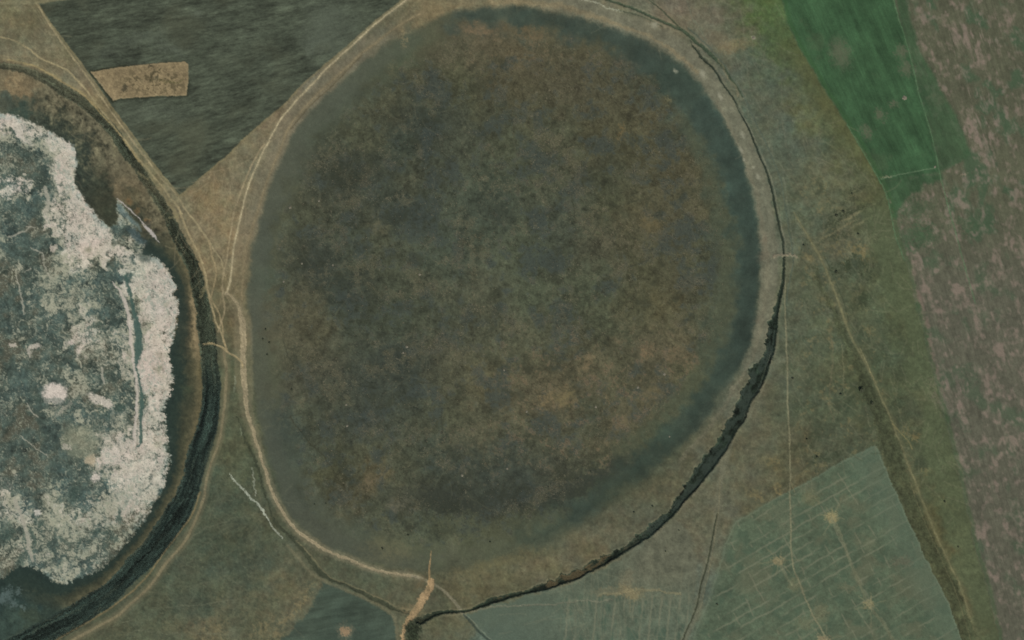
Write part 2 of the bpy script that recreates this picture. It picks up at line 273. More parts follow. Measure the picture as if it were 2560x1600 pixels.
# odd spots on the lake bed
for x, y, rx, ry, a, c, m in ((1365,1000,34,10,-60,(134,116,82),.6),(1415,995,26,22,0,(130,116,80),.6),(1465,905,14,26,30,(132,114,84),.6),(1620,880,14,20,30,(134,112,82),.6),(1690,890,26,16,10,(124,106,80),.5),(1520,995,18,5,35,(140,118,86),.6),(1630,990,30,24,0,(116,104,74),.5),(1550,1060,26,18,-30,(122,106,78),.45),(925,1205,34,14,-35,(114,100,76),.55),(990,1265,18,12,0,(112,104,84),.5),(945,570,22,16,0,(110,104,78),.5),(1553,330,8,22,5,(124,104,68),.6),(1560,80,0,0,0,(0,0,0),0),(1010,90,5,26,-4,(150,132,96),.55),(985,170,8,18,10,(112,104,76),.5),(1630,560,26,16,0,(112,98,66),.5),(1665,250,4,16,-15,(124,118,84),.5),(1540,280,5,70,2,(92,90,68),.5),(1200,75,46,12,5,(136,112,84),.45),(1330,85,40,14,8,(126,104,74),.4),(1000,1255,26,14,0,(104,100,82),.4),(1140,1320,90,30,0,(92,94,68),.5),(970,1375,70,24,10,(106,102,76),.5),(1260,1400,110,14,-14,(104,98,68),.5),(1180,1440,80,16,0,(110,102,74),.5)):
    if m: paint(rgb(*c), blob(x, y, max(rx,1), max(ry,1), a, .6, 4) * m * np.clip(.75 + .3 * N_fine, 0, 1.2))
for x, y, rx, ry, a, m in ((1110,1265,60,16,10,.5),(1250,1240,80,18,-8,.4),(860,1170,12,70,-38,.45),(735,900,8,26,-8,.5),(1240,530,40,20,20,.3),(1000,540,40,14,-10,.4),(870,430,50,34,0,.35),(1110,1330,30,14,0,.4),(1420,1240,60,14,-25,.4),(1180,60,0,0,0,0)):
    if m: paint(rgb(54, 58, 46), blob(x, y, max(rx,1), max(ry,1), a, .7, 5) * m)
paint(rgb(104, 100, 74), sst((1.6 - line([(1280,290),(1310,310),(1350,340)], 8, 2, .6)[0]) / 2, -.6, 1) * .4)
paint(rgb(56, 56, 42), sst((1.6 - line([(724,1040),(760,1090),(800,1130),(835,1180),(870,1230)], 12, 2, .8)[0]) / 2, -.8, 1) * .6)
for pts in ([(1595,628),(1620,633),(1650,628),(1700,634),(1775,637)], [(970,1312),(985,1328),(1000,1340)], [(1300,860),(1340,800),(1420,790)]):
    paint(rgb(110, 106, 80), sst((1.2 - line(pts, 8, 2, .8)[0]) / 2, -.6, 1) * .45)

# ------------------------------------------------------------------ western dry lake with the salt crust
WL = [(-300,150),(0,152),(40,156),(80,166),(115,182),(150,204),(182,226),(212,248),(240,274),(266,302),(288,332),(308,366),(334,400),(352,426),(372,460),(394,496),(412,530),(430,566),(446,602),(460,640),(472,676),(482,712),(490,757),(494,800),(500,850),(505,906),(507,959),(504,1030),(492,1080),(474,1140),(458,1196),(430,1258),(404,1300),(368,1350),(336,1392),(290,1438),(250,1475),(198,1510),(135,1547),(79,1576),(20,1600),(-60,1640),(-300,1660)]
wl = poly(WL, .8, .6, reach=220)
WC = [(0,200,110,100,76),(40,215,140,120,88),(80,215,126,110,82),(20,245,72,80,68),(60,240,80,84,68),(120,225,104,98,76),(110,260,112,102,78),(160,265,126,110,82),(200,290,110,102,80),(60,270,56,70,60),(120,300,62,70,58),(170,320,80,80,62),(220,330,100,94,74),(180,350,58,66,56),(250,370,98,92,72),(210,400,56,64,54),(290,420,104,96,74),(230,440,56,62,50),(260,480,52,56,44),(250,420,70,70,54),(310,470,120,106,80),(350,490,128,112,84),(290,540,56,60,46),(320,503,108,98,72),(340,525,98,90,66),(335,540,70,72,56),(380,540,122,108,80),(400,580,112,102,76),(370,560,74,66,50),(395,610,62,66,54),(385,625,50,62,54),(430,640,100,94,70),(410,660,56,62,52),(445,690,106,98,72),(432,700,60,64,54),(462,740,136,118,86),(448,760,58,60,48),(455,745,90,84,62),(478,800,150,128,92),(458,800,70,70,54),(486,850,142,122,86),(465,860,66,68,50),(450,880,42,54,46),(490,900,104,96,68),(470,940,70,70,52),(440,930,44,56,48),(495,980,98,92,66),(470,1000,66,68,52),(440,1000,42,54,48),(490,1050,92,88,64),(460,1060,62,66,52),(430,1060,42,56,48),(470,1110,88,86,62),(440,1130,48,60,50),(455,1170,86,82,60),(430,1190,44,56,48),(436,1230,92,86,64),(410,1260,52,60,52),(410,1290,90,86,64),(385,1310,70,70,54),(370,1330,96,88,66),(345,1350,48,58,50),(340,1380,94,88,66),(310,1400,60,66,52),(300,1420,82,80,60),(260,1430,44,58,50),(260,1460,66,72,56),(200,1470,44,58,52),(200,1500,58,66,54),(150,1480,44,58,52),(120,1530,54,66,56),(80,1560,62,72,58),(60,1500,46,60,54),(0,1480,46,60,54),(20,1580,60,74,64),(80,1450,44,58,52),(200,1200,90,96,84),(100,800,80,90,80),(100,1150,66,78,70),(60,600,66,78,68)]
wcol = control_map(WC, 3.6, 14) * (1 + .05 * N_fine + .04 * GR + .03 * N_mid)[..., None]
wm = sst(wl, -4, 3)
C = C + (wcol - C) * wm[..., None]
H = H * (1 - .6 * wm) - 1.8 * sst(wl, 0, 50) - .6 * sst(wl, 40, 160)
RW = region('lake_bed', 'dark muddy shore of the smaller dry lake around the white salt, left edge', 'lake bed', 'mud')
LAB[wl > 0] = RW
SALT = [(-300,280),(0,284),(66,299),(111,317),(148,339),(175,357),(190,370),(193,400),(190,425),(185,453),(204,487),(230,522),(254,548),(278,567),(290,560),(291,527),(294,500),(312,520),(330,545),(344,580),(362,606),(360,633),(392,641),(413,667),(431,696),(444,723),(432,736),(447,749),(447,784),(446,806),(434,853),(424,892),(436,948),(416,1012),(415,1065),(426,1144),(418,1192),(405,1234),(384,1258),(368,1290),(344,1324),(312,1364),(278,1401),(238,1433),(193,1449),(159,1462),(132,1459),(114,1447),(98,1428),(69,1420),(32,1425),(11,1444),(0,1449),(-300,1460)]
sd = poly(SALT, 1.5, 1.6, reach=130)
fr = field(41, 10, 1.6, 4.5, 0, cut=.5) * 4.2 * sst(Y, 700, 860) * (1 - sst(Y, 1180, 1240)) + field(39, 14, 1.5, 3, 70, cut=.5) * 3 * sst(Y, 1230, 1300)
inside = sst(sd + fr + 1.2 * N_fine, -3.5, 6.0)
# share of the crust that is white, from spots
SD = [(20,300,.95),(70,320,.85),(130,350,.8),(170,380,.85),(30,370,.25),(60,390,.3),(100,370,.5),(150,420,.85),(120,410,.75),(30,430,.45),(60,420,.12),(90,440,.1),(20,470,.9),(55,470,.8),(90,490,.12),(170,450,.85),(130,470,.55),(200,500,.85),(115,500,.8),(160,500,.55),(30,520,.3),(80,540,.1),(40,560,.15),(130,560,.8),(180,560,.85),(240,580,.85),(100,590,.12),(60,620,.12),(20,600,.35),(130,620,.3),(180,630,.9),(240,630,.95),(300,620,.9),(340,640,.85),(315,590,.6),(350,600,.55),(320,560,.25),(330,572,.3),(100,660,.2),(40,660,.3),(160,680,.5),(210,670,.6),(268,680,.15),(285,700,.15),(330,690,.92),(380,700,.95),(420,710,.9),(100,730,.45),(50,740,.25),(20,770,.12),(160,740,.5),(220,740,.55),(255,760,.5),(283,760,.15),(380,760,.9),(420,770,.85),(350,740,.85),(110,780,.55),(80,800,.25),(150,800,.35),(200,790,.7),(260,790,.5),(30,830,.35),(70,850,.3),(120,850,.3),(170,860,.35),(205,840,.85),(195,880,.8),(30,880,.2),(70,870,.6),(110,900,.35),(60,920,.12),(150,920,.25),(200,920,.3),(250,850,.62),(300,860,.6),(270,900,.62),(300,920,.62),(230,940,.3),(320,950,.6),(260,960,.2),(310,980,.25),(390,830,.93),(380,900,.95),(400,950,.9),(380,1010,.92),(400,1060,.8),(380,1090,.95),(360,940,.9),(60,960,.25),(100,1000,.15),(30,1010,.3),(180,960,.4),(190,1000,.45),(150,1050,.35),(60,1060,.15),(110,1080,.15),(190,1050,.25),(240,1050,.5),(300,1060,.6),(30,1120,.1),(90,1120,.12),(140,1130,.15),(60,1180,.15),(120,1190,.25),(180,1160,.3),(200,1110,.62),(240,1110,.6),(280,1100,.75),(290,1160,.9),(340,1150,.88),(390,1150,.85),(405,1110,.75),(250,1190,.6),(360,1200,.95),(300,1210,.9),(200,1200,.4),(160,1220,.35),(20,1230,.85),(60,1240,.5),(100,1240,.4),(130,1210,.4),(175,1250,.2),(220,1250,.8),(280,1270,.75),(330,1270,.9),(380,1230,.95),(150,1280,.9),(200,1290,.85),(110,1290,.55),(30,1280,.85),(40,1310,.9),(15,1340,.06),(50,1350,.6),(90,1340,.5),(130,1320,.6),(190,1330,.7),(250,1310,.8),(300,1310,.8),(275,1350,.25),(230,1350,.7),(180,1370,.6),(130,1370,.4),(150,1400,.35),(70,1370,.8),(80,1400,.75),(40,1390,.5),(20,1400,.7),(55,1410,.3),(110,1400,.8),(200,1410,.75),(250,1390,.75),(160,1430,.75),(210,1430,.75),(130,1440,.7),(300,1360,.5)]
den = control_map([(x, y, 255 * d, 255 * d, 255 * d) for x, y, d in SD], 4.0, 9)[..., 0]
def swirl(seed, wl_, beta, cut, amp):
    return lookup(field(seed, wl_, beta, cut=cut), (X + amp * W1 + .4 * amp * N_c - X0) / ST, (Y + amp * W2 + .4 * amp * N_fine - Y0) / ST)
th = np.arctan2(Y - 860, X + 20)
along = lookup(field(40, 26, 1.7, cut=.6), th * 60 + 400 + 2 * W3, np.clip(sd, 0, 140) * .55 + 100 + 3 * W1)
scr = .60 * swirl(42, 60, 1.9, 1.5, 16) + .40 * swirl(43, 18, 1.5, .8, 9) + .45 * along
den = den * (1 - .16 * sst(Y, 1160, 1230) - .05 * sst(Y, 560, 640)) - (.30 * (1 - sst(sd, 4, 26)) * sst(Y, 690, 760) + .10) * sst(N_c + .5 * field(38, 12, 1.5, cut=.7), -.3, 1.2)
scr = scr / scr.std()
white = sst(.80 * scr + 4.0 * (den - .47), -1.1, 1.2)
fil = sst(1 - np.abs(field(45, 40, 1.9, cut=1.0)) / .13, 0, 1) * sst(N_c, -.8, .8) + sst(1 - np.abs(field(46, 22, 1.8, cut=.8)) / .16, 0, 1) * sst(N_b, -.2, 1.2)
white = np.clip(white + .52 * fil * (1 - white), 0, 1) * (1 - .30 * sst(field(47, 14, 1.5, cut=.8), .8, 2.2))
mud_c = np.stack([.285 + .006 * N_b, .328 + .0 * N_a, .288 - .006 * N_b], -1) * (1 + .07 * N_fine + .04 * GR + .07 * N_c)[..., None]
mud_c += (np.array([.36, .34, .28]) - mud_c) * (.6 * sst(N_b + .4 * N_c, .2, 1.8))[..., None]
mud_c += (np.array([.43, .475, .42]) - mud_c) * (.5 * sst(field(48, 12, 1.4, cut=.8) + .5 * N_c, .6, 2.4))[..., None]
wht = np.stack([.79 + .006 * N_b, .74 + .005 * N_a, .665 + 0 * N_b], -1) * (1 + .03 * N_fine + .02 * GR)[..., None]
wht += (np.array([.59, .62, .55]) - wht) * (.75 * sst(.7 * swirl(49, 24, 1.6, .8, 10) + .6 * along, .1, 2.0))[..., None]
pale = np.array([.60, .60, .50])
wht += (pale - wht) * (.75 * (1 - sst(den + .06 * N_c, .45, .80)))[..., None]
wht += (np.array([.62, .665, .62]) - wht) * (.6 * (1 - sst(sd, 3, 22)) * sst(N_c, -.6, 1))[..., None]
solid = sst(den + .07 * N_fine + .05 * N_c, .72, .98) * .86 * (1 - .55 * sst(field(50, 9, 1.5, cut=.7), 1.1, 2.2))
white = np.maximum(white, solid)
scol = mud_c + (wht - mud_c) * white[..., None]
C = C + (scol - C) * inside[..., None]
RS = region('salt_crust', 'white and pinkish salt crust with dark mud patches inside the left dry lake', 'salt crust', 'salt')
LAB[(sd + fr > 0) & (wl > 0)] = RS
H = H + inside * (.10 * white + .05 * GR) - .2 * inside
f_ = np.clip(-sd / (np.clip(-sd, 0, 999) + np.clip(wl, 0, 999) + 1e-3), 0, 1) + .035 * N_fine
stops = [(0, (42,55,48)), (.30, (46,57,48)), (.48, (66,68,52)), (.66, (78,77,57)), (.80, (96,90,66)), (.93, (108,98,70)), (1.0, (84,78,54))]
stb = [(0, (44,56,49)), (.40, (50,58,48)), (.58, (72,70,54)), (.70, (104,95,70)), (.84, (148,130,97)), (.95, (134,118,88)), (1.0, (98,88,60))]
def ramp(st, f):
    return np.stack([np.interp(f, [a for a, _ in st], [b[i] / 255 for _, b in st]) for i in range(3)], -1).astype(np.float32)
tb = sst(Y, 700, 770) * (1 - sst(Y, 850, 930))
rc_ = ramp(stops, f_) * (1 - tb)[..., None] + ramp(stb, f_) * tb[..., None]
wr = (sd < 0) * sst(wl, -2, 4) * sst(Y, 560, 640) * (1 - sst(X + Y, 1640, 1640.1) * 0) * sst(Y * 1.0 - X * .0, 500, 520) * (1 - sst(1480 - X * 1.0 - (1600 - Y) * 3.0, 1000, 1150))
paint(rc_ * (1 + .03 * N_fine + .015 * GR)[..., None], wr * .85)
stn = [(0, (58,66,56)), (.22, (60,66,54)), (.42, (80,79,61)), (.60, (98,94,73)), (.85, (110,104,81)), (1.0, (102,97,74))]
wn = (sd < 0) * sst(wl, -2, 4) * (1 - sst(Y, 540, 620)) * sst(X, 60, 130) * (1 - blob(285, 500, 75, 90, 0, .5, 3) * .85)
paint(ramp(stn, f_ + .11 * N_c + .06 * N_fine) * (1 + .10 * N_fine + .05 * N_c + .04 * GR)[..., None], wn * .8)
sm = sst((1.8 - scratches(421, 90, (20, 330), (200, 480), 40, 50, 30, .08)) / 1.8, -.6, 1); paint(rgb(128, 118, 92), sm * wn * .35)
# ridge and dark runnel in the salt, blobs
D, _, _, Wd = line([(280,704,4),(302,730,9),(317,775,10),(323,800,9),(327,850,9),(331,893,9),(337,930,9),(341,959,8),(339,1038,9),(336,1091,8),(334,1110,5)], 30, 1.2, .8)
rd = sst((Wd / 2 - D) / 2.5, -.5, 1); paint(np.array([.77, .72, .655]), rd * .9); H += .3 * rd
D, _, _, Wd = line([(312,690,8),(322,720,8),(330,770,9),(340,800,13),(344,840,17),(344,880,19),(339,914,7),(348,945,7),(352,975,8),(352,1038,11),(352,1090,9),(348,1112,6),(338,1118,4)], 30, 1.2, .9)
rn = sst((Wd / 2 - D) / 2.5 + .25 * GR2, -.5, 1); paint(rgb(70, 92, 82), rn * .9); H -= .4 * rn
for x, y, rx, ry, a, c, m in ((135,985,31,27,0,(206,192,176),1),(252,1003,36,11,27,(200,188,170),.9),(225,1149,15,14,0,(180,164,136),.9),(238,1192,13,12,0,(206,192,176),.9),(198,1104,46,42,0,(142,142,116),.55),(85,868,16,6,-5,(200,186,168),.8),(72,880,5,14,-10,(196,182,166),.6),(32,864,10,6,0,(200,186,168),.8),(132,620,10,9,0,(194,180,162),.8),(165,1115,10,8,0,(190,178,160),.6),(160,1020,26,5,-40,(160,154,136),.7),(92,1281,8,8,0,(206,196,180),.8),(172,975,0,0,0,(0,0,0),0)):
    if m: paint(rgb(*c) * (1 + .04 * GR)[..., None], blob(x, y, max(rx,1), max(ry,1), a, .25, 2.2) * m)
for x, y, rx, ry, a, m in ((299,1020,14,12,20,.9),(252,1030,24,4,30,.8),(286,1348,12,9,20,.7),(299,1290,7,20,0,.75),(100,1318,4,16,-8,.7),(80,1345,6,24,-12,.8),(60,1338,4,22,-10,.6),(258,860,4,34,-12,.0),(230,818,26,3,-24,.6),(220,836,4,18,12,.6),(104,1310,4,12,0,.5),(14,1330,18,26,0,.6),(198,1355,4,12,0,.7),(165,1355,16,6,40,.6),(255,1332,26,5,5,.6),(55,1400,10,16,0,.6),(72,1385,6,20,-25,.5),(185,1235,14,24,5,.6),(120,1000,60,6,12,.4)):
    if m: paint(rgb(66, 82, 72) * (1 + .08 * GR)[..., None], blob(x, y, rx, ry, a, .4, 2.5) * m)
for pts, w in (([(40,691),(46,720),(52,745),(58,784)], 2.2),([(20,590),(45,582),(64,575),(72,566)], 2.2),([(76,617),(92,630),(104,634),(112,650)], 1.8),([(104,640),(112,670),(128,700)], 1.4),([(60,680),(75,670)], 1.6),([(50,1090),(80,1115),(115,1145)], 1.6),([(66,1005),(80,1030),(95,1045)], 1.8),([(64,565),(84,566)], 1.5),([(36,1250),(60,1320),(72,1370),(80,1400)],5),([(110,470),(118,500),(116,530)],5),([(253,920),(258,958)],3.5)):
    paint(np.array([.66, .635, .56]), sst((w - line(pts, 10, 1.5, .8)[0]) / 1.6, -.6, 1) * .8)
# salt spit
D, _, _, Wd = line([(294,496,3),(318,520,4),(352,553,4),(366,570,8),(380,584,9),(390,597,5),(399,608,2)], 20, .8, .8)
paint(np.array([.74, .70, .66]), sst((Wd / 2 - D) / 2, -.6, 1) * .9)
D, _, _, Wd = line([(296,515,12),(310,535,16),(330,555,12),(350,575,8)], 20, 1.5, 1)
paint(rgb(112, 128, 122), sst((Wd / 2 - D) / 4, -.6, 1) * .6)
paint(rgb(62, 78, 78), blob(340, 590, 30, 9, 42, .5, 2) * .75); paint(rgb(58, 70, 62), blob(362, 640, 18, 16, 40, .5, 2) * .6)
for x, y in ((320,503),(341,528),(367,553)): paint(rgb(132, 104, 70), blob(x, y, 9, 7, 40, .6, 2) * .6); paint(rgb(76, 64, 44), blob(x, y, 3.5, 3, 0, .5, 1) * .6)
paint(rgb(54, 60, 56), blob(368, 558, 7, 6, 0, .4, 2) * .6)
for x, y, r_ in ((18,1490,12),(20,1475,8),(30,1510,10),(60,1520,9),(5,1500,12),(45,1480,9)): paint(rgb(104, 118, 112), blob(x, y, r_, r_ * .8, 0, .7, 4) * .6)

# ------------------------------------------------------------------ dark overgrown ditch round the western lake
BK = [(-60,160,18),(0,164,17),(34,168,18),(71,177,18),(106,194,22),(138,212,26),(169,232,27),(201,252,26),(225,271,26),(251,295,27),(275,321,28),(294,346,28),(317,384,26),(344,418,24),(358,440,24),(382,475,24),(405,511,26),(424,548,26),(440,582,30),(458,618,32),(475,651,34),(489,690,34),(499,730,36),(508,770,40),(511,800,42),(519,845,44),(523,900,44),(529,950,47),(527,1012,47),(518,1065,50),(502,1117,54),(488,1165,52),(479,1200,50),(458,1255,56),(436,1295,62),(403,1345,62),(368,1388,58),(334,1420,56),(311,1446,50),(274,1483,54),(228,1514,58),(170,1552,62),(110,1584,62),(60,1612,66),(-60,1670,70)]
D, Sg, L, Wd = line(BK, 60, .8, .9)
off = D * Sg
TX = field(51, 40, 1.2)
def ribbon_noise(seed, off, L, across=.5, along=.07):
    return lookup(field(seed, 24, 1.5), L * along, off * across + 300)
edge = Wd / 2 - D; E_BK = edge; L_BK = L
bank = sst(edge / 2.2 + .35 * GR2, -.7, 1)
stre = ribbon_noise(52, off + 1.2 * N_fine, L, 1.0, .045)
low = sst(L, 950, 1150)
bcol = (rgb(62, 68, 54) * (1 - low)[..., None] + rgb(46, 57, 50) * low[..., None]) * (1 + .20 * stre + .07 * GR + .06 * N_fine)[..., None]
paint(bcol, bank * (.62 + .36 * sst(L, 250, 480) - .22 * blob(357, 440, 60, 50) - .25 * (1 - sst(L, 600, 680)) * sst(L, 520, 560)))
stre2 = sst(ribbon_noise(53, off + 1.2 * N_fine, L, 1.1, .04), .5, 2.0)
paint(rgb(104, 100, 76), bank * stre2 * .5 * (1 - .6 * low))
paint(rgb(84, 96, 80), bank * stre2 * .45 * low)
H -= bank * 1.4 * sst(edge / 8, 0, 1); H += bank * (.12 * stre + .06 * GR)
RB = region('ditch', 'broad dark overgrown ditch curving around the salt-covered lake', 'ditch', 'grass')
LAB[(edge > 0)] = RB
tr = sst((3.5 - np.abs(off - Wd * .22)) / 2, -.5, 1) * bank * sst(L, 1000, 1100) * (1 - sst(L, 1500, 1600))   # black central runnel
paint(rgb(30, 40, 36), tr * .6); H -= .5 * tr
# crossings of the ditch
for pts in ([(423,545),(440,541),(452,534)], [(345,430),(362,440),(370,448)], [(500,740),(512,720),(518,712)]):
    paint(rgb(132, 124, 92), sst((3.5 - line(pts, 12, 2, 1)[0]) / 3, -.6, 1) * .7)
lt = sst((5 - np.abs(edge + 5)) / 3, -.5, 1) * (Sg < 0) * sst(L, 120, 200) * (1 - sst(L, 820, 900))
paint(rgb(150, 138, 98), lt * .35 * sst(N_c, -.8, 1.2))

# ------------------------------------------------------------------ fields
def fld(name, label, pts, mat, c, amt=.9, feather=3.0, wb=.6, ws=.5, smooth=False):
    d = poly(pts, wb, ws, smooth, reach=110)
    m = sst(d / feather, -.7, .7)
    if c is not None: paint(c, m * amt)
    k = region(name, label, 'field', mat); LAB[d > 0] = k
    return d, m
# north-western ploughed field
strk = field(61, 40, 1.6, 5, -8, cut=.7); strk2 = 1.3 * field(62, 10, 1.3, 5, -13, cut=.5); k3 = sst(Y + .25 * X, 170, 380)[...]
fs = strk * (1 - k3) + .6 * strk2 + field(63, 36, 1.6, 4.5, -19, cut=.7) * k3
fc = np.array([.284, .306, .248]) * (1 + .085 * fs + .04 * N_mid + .02 * GR)[..., None]
light = np.clip(blob(360, 90, 60, 14, -15, .8, 6) * .7 + blob(425, 118, 36, 12, 10, .8, 5) * .8 + blob(820, 70, 55, 60, 20, .9, 8) * .9 + blob(270, 130, 40, 10, 0, .8, 5) * .5 + blob(490, 35, 14, 9, 0, .6, 3) * .8 + blob(380, 280, 90, 20, 0, .9, 8) * .5 + blob(790, 110, 30, 20, 0, .8, 5) * .6, 0, 1)
fc += (np.array([.39, .415, .35]) - fc) * (.62 * light)[..., None]
fc += (np.array([.33, .335, .26]) - fc) * (.5 * sst(N_big, 0, 2))[..., None]
d, m = fld('field', 'dark ploughed triangular field at the upper left with fine streaks', [(95,7),(138,71),(180,124),(220,181),(275,257),(330,334),(378,400),(448,486),(454,484),(553,400),(640,318),(715,254),(759,206),(825,149),(891,93),(952,40),(997,5),(1060,-60),(300,-60),(160,0)], 'soil', fc, .97, 2.5)
H += m * .03 * fs
paint(rgb(128, 118, 84), sst((2.5 - np.abs(d + 2.5)) / 1.6, -.6, 1) * .45)
# unploughed plot
pc = np.array([.555, .485, .36]) * (1 + .05 * N_fine + .04 * GR)[..., None]
pd, pm = fld('field', 'tan unploughed rectangular plot inside the dark upper left field', [(226,179),(262,173),(300,167),(340,163),(380,159),(462,154),(470,160),(471,200),(467,238),(420,240),(340,243),(300,247),(282,252)], 'soil', pc, .96, 2.0, .4, .5)
pmess = blob(388, 205, 80, 34, 0, .45, 3)
paint(rgb(86, 78, 56), pm * pmess * .75 * sst(field(64, 22, 1.7, cut=.8), -.1, 1.0)); paint(rgb(156, 138, 104), pm * pmess * .5 * sst(field(65, 18, 1.6, cut=.8), .6, 2))
paint(rgb(70, 66, 50), pm * blob(314, 222, 8, 8, 0, .5, 2) * .8); paint(rgb(62, 58, 44), pm * blob(378, 164, 8, 4, 0, .5, 2) * .8)
paint(rgb(74, 68, 48), sst((2 - line([(375,205),(378,190),(386,180),(398,177),(404,172)], 9, 1, 1)[0]) / 2, -.6, 1) * .75)
paint(rgb(92, 88, 56), sst((2 - line([(400,200),(420,204),(445,206),(455,200)], 9, 1, 1)[0]) / 2, -.6, 1) * .6); paint(rgb(84, 80, 60), pm * blob(392, 196, 7, 6, 0, .5, 1.5) * .6)
rimd = sst((2.2 - np.abs(pd + 2.4)) / 1.5, -.6, 1); wst = np.clip((X < 290) * 1.0 + (Y < 200) * (X < 320) * .8 + (Y > 200) * .5, 0, 1)
paint(rgb(46, 48, 34), rimd * wst * .7); paint(rgb(166, 146, 110), sst((2 - np.abs(pd - 2.5)) / 1.5, -.6, 1) * .15); H -= .25 * rimd; H += .2 * pm
# north-eastern green field
gs = field(66, 40, 1.8, 8, 66, cut=1.5)
gc = np.array([.238, .346, .230]) * (1 + .045 * gs + .04 * N_mid + .012 * N_c + .015 * GR + .02 * field(60, 7, 1.3, 14, 66, cut=.5))[..., None]
gc += (np.array([.36, .36, .27]) - gc) * (.22 * sst(N_a + .3 * N_c, .9, 2.4))[..., None]
GL = [(1950,-60),(1956,0),(1968,53),(2007,132),(2028,169),(2060,222),(2092,272),(2121,315),(2153,370),(2185,426),(2200,453),(2214,485),(2227,532),(2237,580),(2248,617),(2267,659),(2277,707),(2290,765),(2301,800),(2322,890),(2343,975),(2359,1038),(2375,1096),(2394,1170),(2404,1226),(2423,1293),(2436,1372),(2460,1438),(2476,1504),(2496,1600),(2510,1660)]
GI = [(2226,-60),(2235,0),(2251,61),(2272,127),(2290,201),(2304,254),(2325,325),(2343,397),(2347,430)]
ps = field(67, 70, 1.8, 2.0, 72, cut=3); pst = field(68, 26, 1.6, 6, 73, cut=1.2); psm = field(69, 26, 2.0, 1.4, 76, cut=4.6); plw = field(59, 7, 1.3, 16, 74, cut=.5)
low_ = sst(Y, 480, 760)[..., None]
pcl = (np.array([.355, .356, .278]) * (1 - low_) + np.array([.368, .36, .298]) * low_) * (1 + .03 * N_fine + .025 * pst + .022 * plw)[..., None]
pcl += (np.array([.262, .35, .25]) - pcl) * (.7 * (1 - .4 * low_[..., 0]) * sst(field(70, 100, 2.2, 1.4, 70, cut=5) + .35 * psm, .1, 1.7))[..., None]
pv = 1.0 * psm + .35 * ps + .10 * pst + .10 * N_fine
pinkm = np.clip((pv - .1) / 2.0, 0, 1.15) * (1 + .10 * pst)
pcl += (np.array([.545, .475, .42]) - pcl) * (.68 * np.clip(pinkm, 0, 1.1))[..., None]
pinkt = blob(2450, 90, 44, 60, -20, .8, 8) * sst(pst + .4 * psm, -.5, 1.2) * .8 + blob(2455, 290, 34, 90, -14, .8, 8) * sst(pst + .3 * psm, -.5, 1.2) * .8 + blob(2385, 100, 24, 30, 0, .8, 6) * sst(pst, -.4, 1) * .6
pcl += (np.array([.54, .475, .42]) - pcl) * np.clip(pinkt, 0, 1)[..., None] * .8
d1, m1 = fld('field', 'patchy brown and pinkish field with thin green crop along the right edge', GL + [(2760,1660),(2760,-60)], 'soil', pcl, .97, 6.0, 1.2, .8)
H += m1 * .02 * pst
gstrip = [(2235,-60),(2268,-60),(2275,40),(2300,130),(2345,200),(2362,240),(2400,310),(2430,390),(2395,410),(2345,430),(2343,397),(2325,325),(2304,254),(2290,201),(2272,127),(2251,61)]
dg = poly(gstrip, 1.4, .8, False, 60); paint(gc * .97, sst(dg / 8, -.7, .7) * .7)
d2, m2 = fld('field', 'solid green crop field at the upper right between two tracks', GL[:11] + [(2347,430)] + GI[::-1][1:], 'grass', gc, .97, 7.5, 1.2, .6)
H += m2 * .015 * gs
paint(gc * .96, sst(poly([(2200,450),(2345,430),(2352,445),(2300,470),(2262,500),(2248,540),(2228,536)], 4, 2, False, 60) / 12, -.7, .7) * .85)
paint(gc, blob(2300, 590, 40, 24, 0, .8, 8) * .6); paint(gc, blob(2290, 520, 40, 20, 0, .8, 8) * .45); paint(gc, blob(2420, 560, 40, 12, 0, .8, 8) * .35)
for x, y, rx, ry in ((2100,135,22,34),(2264,170,12,18),(2202,285,10,15),(2166,328,11,18),(2235,262,10,7),(2252,130,12,18)): paint(rgb(108, 100, 82), blob(x, y, rx, ry, -20, .7, 4) * .55)
paint(rgb(96, 122, 76), blob(1955, 32, 10, 22, -30, .8, 3) * .5)
bw = 60 + 14 * N_b
bandm = sst((d1 + bw + 20) / 45, 0, 1) * sst(-d1, -2, 4) * sst(Y, 430, 560)
paint(rgb(86, 93, 66) * (1 + .02 * N_mid + .01 * N_fine)[..., None], bandm * .85)
bandn = sst((d1 + 60) / 60, 0, 1) * sst(-d1, -2, 4) * (1 - sst(Y, 430, 560)) * sst(Y, 60, 180)
paint(rgb(90, 92, 58) * (1 + .03 * N_mid)[..., None], bandn * .6)
paint(rgb(58, 88, 48), sst((6 - np.abs(d1 - 6)) / 6, -.6, 1) * .35)
# pinkish strip at the western margin of the patchy field, lower down
paint(rgb(128, 110, 96), sst((7 - np.abs(d1 - 12)) / 5, -.6, 1) * sst(Y, 640, 700) * (1 - sst(Y, 960, 1010)) * sst(N_c, -.9, .8) * .6)
paint(rgb(128, 112, 100), blob(2370, 975, 34, 40, 0, .8, 9) * .5 * sst(pst, -.8, 1))
